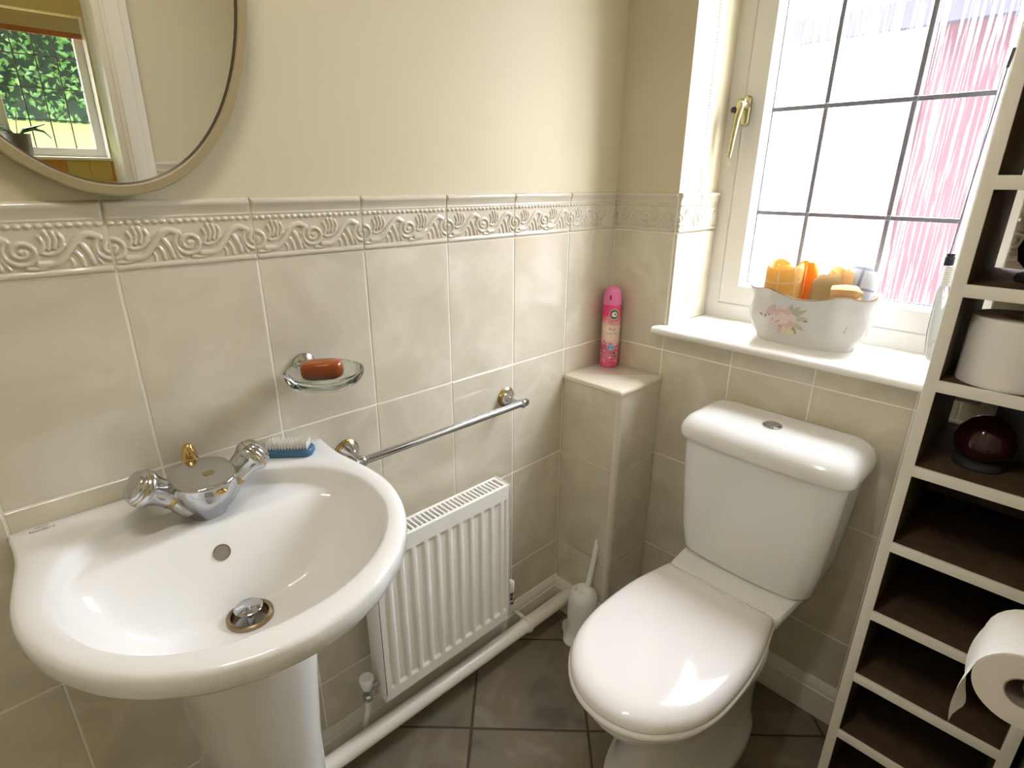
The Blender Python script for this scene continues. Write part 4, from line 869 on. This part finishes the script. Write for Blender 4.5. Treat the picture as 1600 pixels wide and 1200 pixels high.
for k in range(4): petal(Y0 + 0.012 + 0.004 * k, Z0 - 0.021 + 0.003 * (k % 2), 0.006, 0.005, k, 'petal_light')
for dy, dz, an in ((0.050, 0.002, 0.4), (0.045, -0.002, 2.0), (-0.045, 0.004, 3.0)): leafp(Y0 + dy, Z0 + dz, 0.012, 0.0025, an, 'stem_print')
for dy, dz in ((-0.132, -0.006), (-0.130, -0.014)): leafp(Y0 + dy, Z0 + dz, 0.010, 0.002, 1.8, 'leaf_print_pale')
for m_, b in PRN.items():
    o_ = obj('floral_print', b, m_, pl); o_['kind'] = 'stuff'
# rolled face cloths, standing in the planter
def cloth_roll(name, label, m, loc, r, h, turns, tilt=(0, 0), squash=1.0, th=0.006, seed=0, rz=0.0, length_axis=False):
    rr_ = random.Random(seed); n = int(28 * turns); b = MB(); prof = []
    for i in range(n + 1):
        t = i / n; a = t * turns * 2 * PI; R = 0.006 + (r - 0.006) * t; w = 1 + 0.06 * math.sin(3 * a + seed) + rr_.uniform(-0.012, 0.012); prof.append((R * w * math.cos(a), R * w * math.sin(a) * squash, a))
    zl = [(0, 0.0), (0.5, h * 0.25), (1.0, h * 0.5), (1.0, h * 0.82), (0.85, h * 0.94), (0.3, h)]
    vs = []; fs = []; uvs = []; L = 0
    lens = [0.0]
    for i in range(1, n + 1): lens.append(lens[-1] + math.hypot(prof[i][0] - prof[i - 1][0], prof[i][1] - prof[i - 1][1]))
    nz = 10
    for i, (x, y, a) in enumerate(prof):
        ln = math.hypot(x, y) or 1; nx, ny = x / ln, y / ln; wob = 0.0035 * math.sin(a * 1.7 + seed * 2.1) + 0.002 * math.sin(a * 4.3 + seed)
        for side in (1, -1):
            for j in range(nz + 1):
                t = j / nz; z = h * t + wob * t; o = th / 2 * side * (math.sqrt(max(0.0, 1 - max(0.0, (t - 0.93) / 0.07) ** 2)) if t > 0.93 else 1.0); bulge = 0.003 * math.sin(PI * t)
                vs.append((x + nx * (o + bulge), y + ny * (o + bulge), z)); uvs.append((lens[i], z))
    st = 2 * (nz + 1)
    for i in range(n):
        for j in range(nz):
            a0 = i * st + j; fs.append((a0, a0 + st, a0 + st + 1, a0 + 1)); c0 = a0 + nz + 1; fs.append((c0 + 1, c0 + st + 1, c0 + st, c0))
    for i in (0, n):
        for j in range(nz): a0 = i * st + j; fs.append((a0, a0 + 1, a0 + nz + 2, a0 + nz + 1))
    b.add(vs, fs); me = b.mesh(name, m, angle=75)
    uvl = me.uv_layers.new(name='UVMap')
    if len(me.vertices) == len(uvs):
        for lp in me.loops: uvl.data[lp.index].uv = uvs[lp.vertex_index]
    o = obj(name, me, None, loc=loc, rot=(tilt[0], tilt[1], rz)); tag(o, label, 'face cloth', 'rolled face cloths in the planter'); return o
zc_ = SILL + 0.052
cloth_roll('face_cloth', 'yellow checked face cloth rolled up at the left of the planter', 'cloth_yellow', (PLX - 0.002, PLY + 0.074, zc_), 0.050, 0.140, 1.8, (-0.06, -0.16), 0.85, 0.009, 1, 0.5)
cloth_roll('face_cloth', 'bright orange folded face cloth in the middle of the planter', 'cloth_orange', (PLX + 0.004, PLY + 0.014, zc_), 0.028, 0.140, 1.3, (0.0, 0.05), 0.7, 0.010, 2, 1.2)
cloth_roll('face_cloth', 'olive beige rolled face cloth right of the orange one', 'cloth_beige', (PLX - 0.012, PLY - 0.030, zc_), 0.038, 0.117, 1.6, (0.12, -0.05), 0.8, 0.012, 3, 2.0)
cloth_roll('face_cloth', 'peach face cloth rolled behind the olive beige one', 'cloth_peach', (PLX + 0.024, PLY - 0.050, zc_), 0.034, 0.130, 1.6, (0.0, 0.0), 0.9, 0.010, 4, 0.3)
cloth_roll('face_cloth', 'small peach cloth roll lying over the front rim of the planter', 'cloth_peach', (PLX - 0.034, PLY - 0.050, SILL + 0.134), 0.016, 0.058, 1.4, (PI / 2 - 0.05, 0.0), 0.9, 0.010, 5, 0.15)
cloth_roll('face_cloth', 'white face cloth with navy check rolled at the right of the planter', 'cloth_white', (PLX + 0.010, PLY - 0.076, zc_), 0.031, 0.140, 1.7, (0.20, 0.05), 0.9, 0.010, 6, 0.9)

# ------------------------------------------------------------------ shelf unit
SX0, SX1, SY0, SY1 = -0.310, -0.046, -0.838, -1.088; STW = 0.0172; STZ = 1.95
su = thing('shelf_unit', 'tall narrow open shelf unit with dark brown boards and cream front edges', 'shelf unit', (-0.18, -0.963, 0))
def sbox(name, x0, x1, y0, y1, z0, z1, m, parent=su, bevel=0.0008): return obj(name, MB().box(x0 + 0.18, x1 + 0.18, y0 + 0.963, y1 + 0.963, z0, z1), m, parent, bevel=bevel)
for y0, y1 in ((SY0 - STW, SY0), (SY1, SY1 + STW)):
    sp_ = sbox('side_panel', SX0 + 0.005, SX1, y0 + 0.0004, y1 - 0.0004, 0.0, STZ, 'brown_board'); sbox('edge_strip', SX0, SX0 + 0.005, y0, y1, 0.0, STZ, 'shelf_lip', sp_)
oside = sbox('outer_face', SX0 + 0.004, SX1, SY0 - 0.001, SY0 + 0.0006, 0.0, STZ, 'shelf_lip')
shz = [0.149 + 0.1488 * k for k in range(13)]
shz = [1.3389 - 0.1487 * k for k in range(8, -1, -1)] + [1.3389 + 0.1487 * k for k in range(1, 5)]
for z in shz:
    if z > STZ: continue
    sh = sbox('shelf_board', SX0 + 0.005, SX1, SY1 + STW, SY0 - STW, z - 0.0175, z, 'brown_board'); sbox('edge_strip', SX0 - 0.0005, SX0 + 0.0052, SY1 + STW - 0.001, SY0 - STW + 0.001, z - 0.0182, z + 0.0004, 'shelf_lip', sh)
sbox('back_panel', SX1 - 0.006, SX1 + 0.0005, SY1 + STW * 0.5, SY0 - STW * 0.5, 0.0, 0.886, 'brown_board')
# things standing on the shelves
def paper_roll(name, label, loc, rot=(0, 0, 0), r=0.054, h=0.10, core=0.021, group='toilet rolls'):
    t = thing(name, label, 'toilet roll', loc, 0, group); t.rotation_euler = rot
    b = MB(); b.lathe([(r - 0.0015, 0), (r, 0.0015), (r, h - 0.0015), (r - 0.0015, h)], n=56, cap0=False, cap1=False); obj('paper', b, 'paper', t)
    for z in (0.0, h): obj('paper_end', MB().lathe([(core, z), (r - 0.0015, z)], n=56, cap0=False, cap1=False), 'paper_end', t)
    obj('core', MB().lathe([(core, h), (core, 0), (core - 0.0015, 0), (core - 0.0015, h), (core, h)], n=36, cap0=False, cap1=False), 'cardboard', t)
    return t
paper_roll('toilet_roll', 'spare toilet roll standing upright on a shelf of the unit', (-0.245, -0.922, 1.0393), r=0.0575, h=0.104)
def jar(name, label, loc, s=1.0):
    t = thing(name, label, 'candle holder', loc, 0, 'dark red ornaments on the shelves')
    obj('base', MB().lathe([(0.034 * s, 0), (0.036 * s, 0.004), (0.034 * s, 0.012), (0.026 * s, 0.016)], n=28), 'charcoal', t)
    obj('glass', MB().lathe([(0.026 * s, 0.016 * s), (0.037 * s, 0.028 * s), (0.041 * s, 0.045 * s), (0.036 * s, 0.062 * s), (0.024 * s, 0.078 * s), (0.012 * s, 0.086 * s), (0.0, 0.088 * s)], n=32, cap0=False), 'dark_red_glass', t); return t
jar('red_ornament', 'dark red rounded glass ornament on charcoal base below the spare toilet roll', (-0.225, -0.925, 0.8916))
jar('red_ornament', 'dark red glass ornament in the compartment above the spare toilet roll', (-0.200, -0.935, 1.1883), 1.1)
tag(obj('dark_box', MB().box(-0.055, 0.055, -0.030, 0.030, 0, 0.10), 'charcoal', loc=(-0.125, -0.955, 0.8917), bevel=0.004), 'charcoal box behind the red ornament on the shelf', 'box')
tag(obj('dark_pouch', MB().loft([ell(0, 0, z, a, c) for z, a, c in ((0, 0.030, 0.024), (0.02, 0.036, 0.03), (0.05, 0.033, 0.028), (0.075, 0.02, 0.016), (0.08, 0.01, 0.008))]), 'charcoal', loc=(-0.235, -1.02, 0.8917)), 'black rounded pouch right of the red ornament on the shelf', 'pouch')

# ------------------------------------------------------------------ toilet roll on its holder
RXC, RYC, RZC = -0.60, -1.047, 0.797
hl = thing('roll_holder', 'chrome wall holder carrying the toilet roll in use', 'roll holder', (-0.62, YN, RZC))
obj('wall_plate', MB().lathe([(0.022, 0.0005), (0.022, 0.006), (0.016, 0.010), (0.008, 0.013)], (0, 0, 0.0), (0, 1, 0), 24), 'chrome', hl)
obj('arm', MB().tube([(0, 0.008, 0.0), (0, 0.040, 0.0), (0.004, 0.050, 0.0), (0.014, 0.0525, 0.0), (0.13, 0.0525, 0.0)], 0.0065, 12), 'chrome', hl)
rl = paper_roll('toilet_roll', 'toilet roll in use hanging on the chrome holder with a loose sheet', (RXC, RYC, RZC - 0.011), (0, PI / 2, 0), r=0.0485, h=0.10, core=0.0195)
b = MB(); rows = []
R2 = 0.0492
for i in range(26):
    t = i / 25
    if t < 0.3: a = PI / 2 - (PI / 2) * t / 0.3; y, z = R2 * math.cos(a), R2 * math.sin(a)
    else:
        u = (t - 0.3) / 0.7; y = R2 + 0.010 * math.sin(u * 1.6) - 0.012 * u * u; z = -0.088 * u
    rows.append((y, z))
NX = 9; vs = []; fs = []
for y, z in rows:
    for k in range(NX):
        x = 0.10 * k / (NX - 1); dr = max(0, -z) / 0.088; vs.append((x + 0.004 * dr * math.sin(k), y + 0.005 * dr * math.cos(k * 0.8), z + 0.010 * dr * (k / (NX - 1)) ** 2))
for i in range(len(rows) - 1):
    for k in range(NX - 1): a = i * NX + k; fs.append((a, a + 1, a + NX + 1, a + NX))
so = obj('loose_sheet', MB().add(vs, fs), 'paper'); so.location = (RXC, RYC, RZC - 0.011)
bpy.context.view_layer.update(); so.parent = rl; so.matrix_parent_inverse = rl.matrix_world.inverted()

# ------------------------------------------------------------------ doorway trim and the kitchen seen in the mirror
def arch(n, x0, x1, z0, z1, label):
    b = MB(); b.box(x0, x1, YN - 0.001, YN + 0.016, z0, z1); b.box(x0 + 0.008 if x1 - x0 < 0.3 else x0, x1 - 0.02 if x1 - x0 < 0.3 else x1, YN + 0.014, YN + 0.021, z0, z1)
    struct(obj('trim_%d' % n, b, 'gloss_wood', bevel=0.003), label)
arch(1, DX0 - 0.004, -0.876, 0, DZ + 0.06, 'white door architrave beside the tiles')
arch(2, DX1 - 0.06, DX1 + 0.004, 0, DZ + 0.06, 'white door architrave at the far side of the doorway')
arch(3, DX1 - 0.06, -0.876, DZ, DZ + 0.062, 'white architrave above the doorway')
struct(obj('trim_4', MB().box(DX0 - 0.02, DX0, YN - 0.13, YN + 0.002, 0, DZ).box(DX1, DX1 + 0.02, YN - 0.13, YN + 0.002, 0, DZ).box(DX1, DX0, YN - 0.13, YN + 0.002, DZ - 0.02, DZ), 'gloss_wood', bevel=0.002), 'white lining of the doorway')
KY = -3.0; KX0, KX1 = -2.6, -0.35; kz0, kz1, kx0, kx1 = 1.205, 1.885, -2.40, -0.640  # window widened on its unseen left side to send more light through the doorway
kb = MB().box(KX0, kx0, KY - 0.25, KY, 0, 2.5).box(kx1, KX1, KY - 0.25, KY, 0, 2.5).box(kx0, kx1, KY - 0.25, KY, 0, kz0).box(kx0, kx1, KY - 0.25, KY, kz1, 2.5)
kw = struct(obj('wall_kitchen', kb, 'kitchen_yellow', smooth=False), 'yellow kitchen wall seen in the mirror')
struct(obj('wall_kitchen_side', MB().box(KX1, KX1 + 0.1, KY - 0.25, YN - 0.1, 0, 2.5).box(KX0 - 0.1, KX0, KY - 0.25, YN - 0.1, 0, 2.5).box(KX0, XE - 0.1, YN - 0.2, YN - 0.1, 0, 2.5).box(-0.9, KX1, YN - 0.12, YN - 0.1, 0, 2.5), 'kitchen_yellow', smooth=False), 'yellow side walls of the kitchen')
struct(box('ceiling_kitchen', (KX0 - 0.1, KX1 + 0.1, KY - 0.25, YN - 0.1, 2.4, 2.5), 'paint_white', smooth=False), 'white kitchen ceiling')
struct(box('floor_kitchen', (KX0 - 0.1, KX1 + 0.1, KY - 0.25, YN - 0.1, -0.06, 0.0), 'carpet_grey', smooth=False), 'pale kitchen floor')
# coloured 10 cm tiles round the window
rk = random.Random(11); pick = ['tile_yellow'] * 6 + ['tile_olive', 'tile_orange', 'tile_blue', 'tile_teal', 'tile_yellow']
for i in range(15):
    for j in range(6):
        x0 = KX1 - 0.1 * (i + 1) - 0.0; z0 = 0.905 + 0.1 * j
        if x0 + 0.1 > kx0 and x0 < kx1 - 0.001 and z0 + 0.1 > kz0 + 0.01: 
            if x0 + 0.1 < kx1 + 0.001 or z0 > kz0 - 0.005: continue
        me = tile_mesh(0.097, 0.097, 'mosaic_tile', rk.choice(pick), 0.006)
        place('mosaic_tile', me, kw, (x0 + 0.0985, KY, z0), (-1, 0, 0), (0, 0, 1), (0, 1, 0))
w2 = bpy.data.objects.new('window_2', None); COL.objects.link(w2); w2.location = (-1.05, KY - 0.1, kz0); struct(w2, 'leaded kitchen window to the garden, partly seen in the mirror, unseen left part added for light'); bpy.context.view_layer.update()
def k2(name, b, m, **k): return par(obj(name, MB().box(*b), m, **k), w2)
KF = KY - 0.10
k2('window_sill', (kx0, kx1, KY - 0.11, KY + 0.02, kz0 - 0.0, kz0 + 0.014), 'sill', bevel=0.003)
for q in ((kx1 - 0.045, kx1), (kx0, kx0 + 0.045), (-1.085, -1.035), (-1.74, -1.69)): k2('frame_post', (q[0], q[1], KF - 0.04, KF, kz0 + 0.014, kz1), 'upvc', bevel=0.004)
for q in ((kz0 + 0.014, kz0 + 0.055), (kz1 - 0.045, kz1)): k2('frame_rail', (kx0, kx1, KF - 0.039, KF - 0.001, q[0], q[1]), 'upvc', bevel=0.004)
for a, c in ((kx0 + 0.045, -1.74), (-1.69, -1.085), (-1.035, kx1 - 0.045)):
    par(obj('pane', MB().add([(a, KF - 0.02, kz0 + 0.05), (c, KF - 0.02, kz0 + 0.05), (c, KF - 0.02, kz1 - 0.04), (a, KF - 0.02, kz1 - 0.04)], [(0, 1, 2, 3)]), 'clear_glass', smooth=False), w2)
    x = c - 0.087
    while x > a + 0.03: k2('lead_strip', (x - 0.003, x + 0.003, KF - 0.019, KF - 0.016, kz0 + 0.05, kz1 - 0.04), 'lead', smooth=False); x -= 0.087
    for z in (1.395, 1.545, 1.695): k2('lead_strip', (a, c, KF - 0.0185, KF - 0.0155, z - 0.003, z + 0.003), 'lead', smooth=False)
k2('reveal_lining', (kx1 - 0.006, kx1 + 0.0005, KF, KY - 0.0005, kz0 + 0.014, kz1), 'upvc', smooth=False)
bl = thing('roman_blind', 'beige roman blind with rust red hem at the top of the kitchen window', 'blind', (-1.06, KY - 0.06, 1.80))
obj('cloth', MB().loft([[(x, y, z) for x in (kx0 + 0.45 - 0.01 - 0.0 + 0.18, kx1 + 1.06 - 0.01)] for y, z in ()] if False else [[(-0.41, 0, 0.012), (0.41, 0, 0.012), (0.41, 0.006, 0.012), (-0.41, 0.006, 0.012)], [(-0.41, -0.008, 0.04), (0.41, -0.008, 0.04), (0.41, 0.0, 0.04), (-0.41, 0.0, 0.04)], [(-0.41, 0, 0.08), (0.41, 0, 0.08), (0.41, 0.006, 0.08), (-0.41, 0.006, 0.08)]]), 'blind_cloth', bl)
obj('hem', MB().box(-0.41, 0.41, -0.003, 0.009, -0.012, 0.0125), 'blind_red', bl)
# orchid on the kitchen sill
oc = thing('potted_orchid', 'small orchid with strap leaves in grey pot on the kitchen sill', 'plant', (-1.02, KY - 0.04, kz0 + 0.0145))
obj('pot', MB().lathe([(0.045, 0), (0.048, 0.004), (0.056, 0.10), (0.058, 0.105), (0.054, 0.105), (0.050, 0.085), (0.0, 0.085)], n=28, cap0=False), 'pot_grey', oc)
def strap(pts, w):
    b = MB(); L = []
    for i, p in enumerate(pts):
        t = i / (len(pts) - 1); h = w * math.sin(PI * min(1, 0.12 + 0.86 * t)) ** 0.6; L.append([(p[0], p[1] - h, p[2] + 0.002), (p[0], p[1], p[2] + 0.5 * h), (p[0], p[1] + h, p[2] + 0.002), (p[0], p[1], p[2] - 0.5 * h)])
    b.loft(L); return b
for q in ([(0, 0, .085), (.03, .0, .115), (.07, .01, .130), (.11, .012, .122), (.135, .014, .09), (.14, .015, .055)], [(0, 0, .085), (.03, .01, .125), (.075, .012, .138), (.125, .01, .155)], [(0, 0, .085), (-.04, .01, .12), (-.09, .0, .13), (-.13, .0, .10)], [(0, 0, .085), (-.03, -.01, .13), (-.06, -.012, .15), (-.1, -.01, .165)]):
    obj('leaf', strap(q, 0.016), 'orchid_leaf', oc)
obj('stem', MB().tube([(0, 0, .085), (.01, .0, .16), (.02, .0, .21)], 0.002, 6), 'orchid_leaf', oc)
# garden
struct(obj('ground_garden', MB().add([(-14, -3.26, 1.14), (10, -3.26, 1.14), (10, -4.3, 1.16), (-14, -4.3, 1.16)], [(0, 1, 2, 3)]), 'patio', smooth=False), 'pale paving outside the kitchen window')
tag(obj('lawn', MB().add([(-14, -4.3, 1.16), (10, -4.3, 1.16), (10, -8.1, 1.37), (-14, -8.1, 1.37)], [(0, 1, 2, 3)]), 'lawn', smooth=False), 'sunlit lawn outside the kitchen window, seen in the mirror', 'lawn', kind='stuff')
hg = thing('garden_hedge', 'leafy green hedge beyond the lawn, seen in the mirror', 'hedge', (0.0, -8.65, 1.36))
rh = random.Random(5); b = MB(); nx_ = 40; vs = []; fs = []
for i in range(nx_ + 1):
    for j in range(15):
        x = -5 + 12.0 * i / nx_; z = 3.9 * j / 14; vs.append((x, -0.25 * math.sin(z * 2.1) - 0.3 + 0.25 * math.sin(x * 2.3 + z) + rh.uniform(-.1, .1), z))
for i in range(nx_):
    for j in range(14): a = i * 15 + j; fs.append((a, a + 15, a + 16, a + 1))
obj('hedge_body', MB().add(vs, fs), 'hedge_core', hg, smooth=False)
b = MB()
for i in range(15000):
    x, z = rh.uniform(-4, 6), rh.uniform(0.0, 3.8); y = -0.25 * math.sin(z * 2.1) - 0.3 + 0.25 * math.sin(x * 2.3 + z) + rh.uniform(0.0, 0.45); s_ = rh.uniform(0.025, 0.06)
    n_ = Vector((rh.uniform(-.8, .8), rh.uniform(0.2, 1), rh.uniform(-.1, 1))).normalized(); u = n_.orthogonal().normalized(); w = n_.cross(u); a = rh.uniform(0, 6.28); u, w = u * math.cos(a) + w * math.sin(a), w * math.cos(a) - u * math.sin(a); c = Vector((x, y, z))
    b.add([c - u * s_, c + w * s_ * 0.6 + n_ * 0.01, c + u * s_, c - w * s_ * 0.6 + n_ * 0.01], [(0, 1, 2, 3)])
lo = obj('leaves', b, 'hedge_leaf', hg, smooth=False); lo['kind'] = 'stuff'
# neighbouring house beyond the bathroom window
nh = thing('neighbour_house', 'neighbouring house with brick and pale wall blurred behind the bathroom window', 'building', (2.1, 0, 0))
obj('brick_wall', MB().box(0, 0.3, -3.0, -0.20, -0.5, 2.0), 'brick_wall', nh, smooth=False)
obj('fade_strip', MB().box(-0.01, 0.3, -0.20, -0.02, -0.5, 2.0), 'fade_tone', nh, smooth=False)  # added mid-tone strip, stands in for the soft fade from brick to white
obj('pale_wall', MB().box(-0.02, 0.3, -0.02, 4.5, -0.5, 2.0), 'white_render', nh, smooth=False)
obj('eave', MB().box(-0.06, 0.5, -3.0, 4.5, 2.0, 2.11), 'eave', nh, smooth=False)
struct(obj('passage_shade_block', MB().box(XE - 0.1, WD, -3.0, 3.0, ZC + 0.12, 5.2), 'brick_wall', smooth=False), 'unseen block above the bathroom, added to shade the side passage')  # unseen mass, added to keep skylight off the passage walls
struct(box('ground_outside', (0.27, 6, -6, 6, -0.6, -0.5), 'patio', smooth=False), 'paving beside the house')

# ------------------------------------------------------------------ ceiling spotlight (out of view, lights the room)
cl = thing('ceiling_spotlight', 'chrome ceiling spotlight bar with four small lamps', 'ceiling light', (-1.28, -0.58, ZC))
obj('bar', MB().box(-0.20, 0.20, -0.02, 0.02, -0.03, 0), 'chrome', cl, bevel=0.004)
for k in range(4):
    x = -0.165 + 0.11 * k
    sp = obj('lamp', MB().lathe([(0.024, 0.0), (0.027, 0.03), (0.020, 0.05), (0.006, 0.055)], (x, 0, -0.088), n=20, cap0=False), 'chrome', cl)
    obj('lens', MB().lathe([(0.023, 0.0), (0.0, 0.0)], (x, 0, -0.0865), n=20, cap0=False), 'lamp_lens', sp)
    ld = bpy.data.lights.new('lamp_light', 'SPOT'); ld.energy = 3.3; ld.spot_size = math.radians(150); ld.spot_blend = 0.6; ld.shadow_soft_size = 0.02; ld.color = (1.0, 0.95, 0.86)
    lo = bpy.data.objects.new('lamp_light', ld); COL.objects.link(lo); lo.parent = cl; lo.location = (x, 0, -0.092)
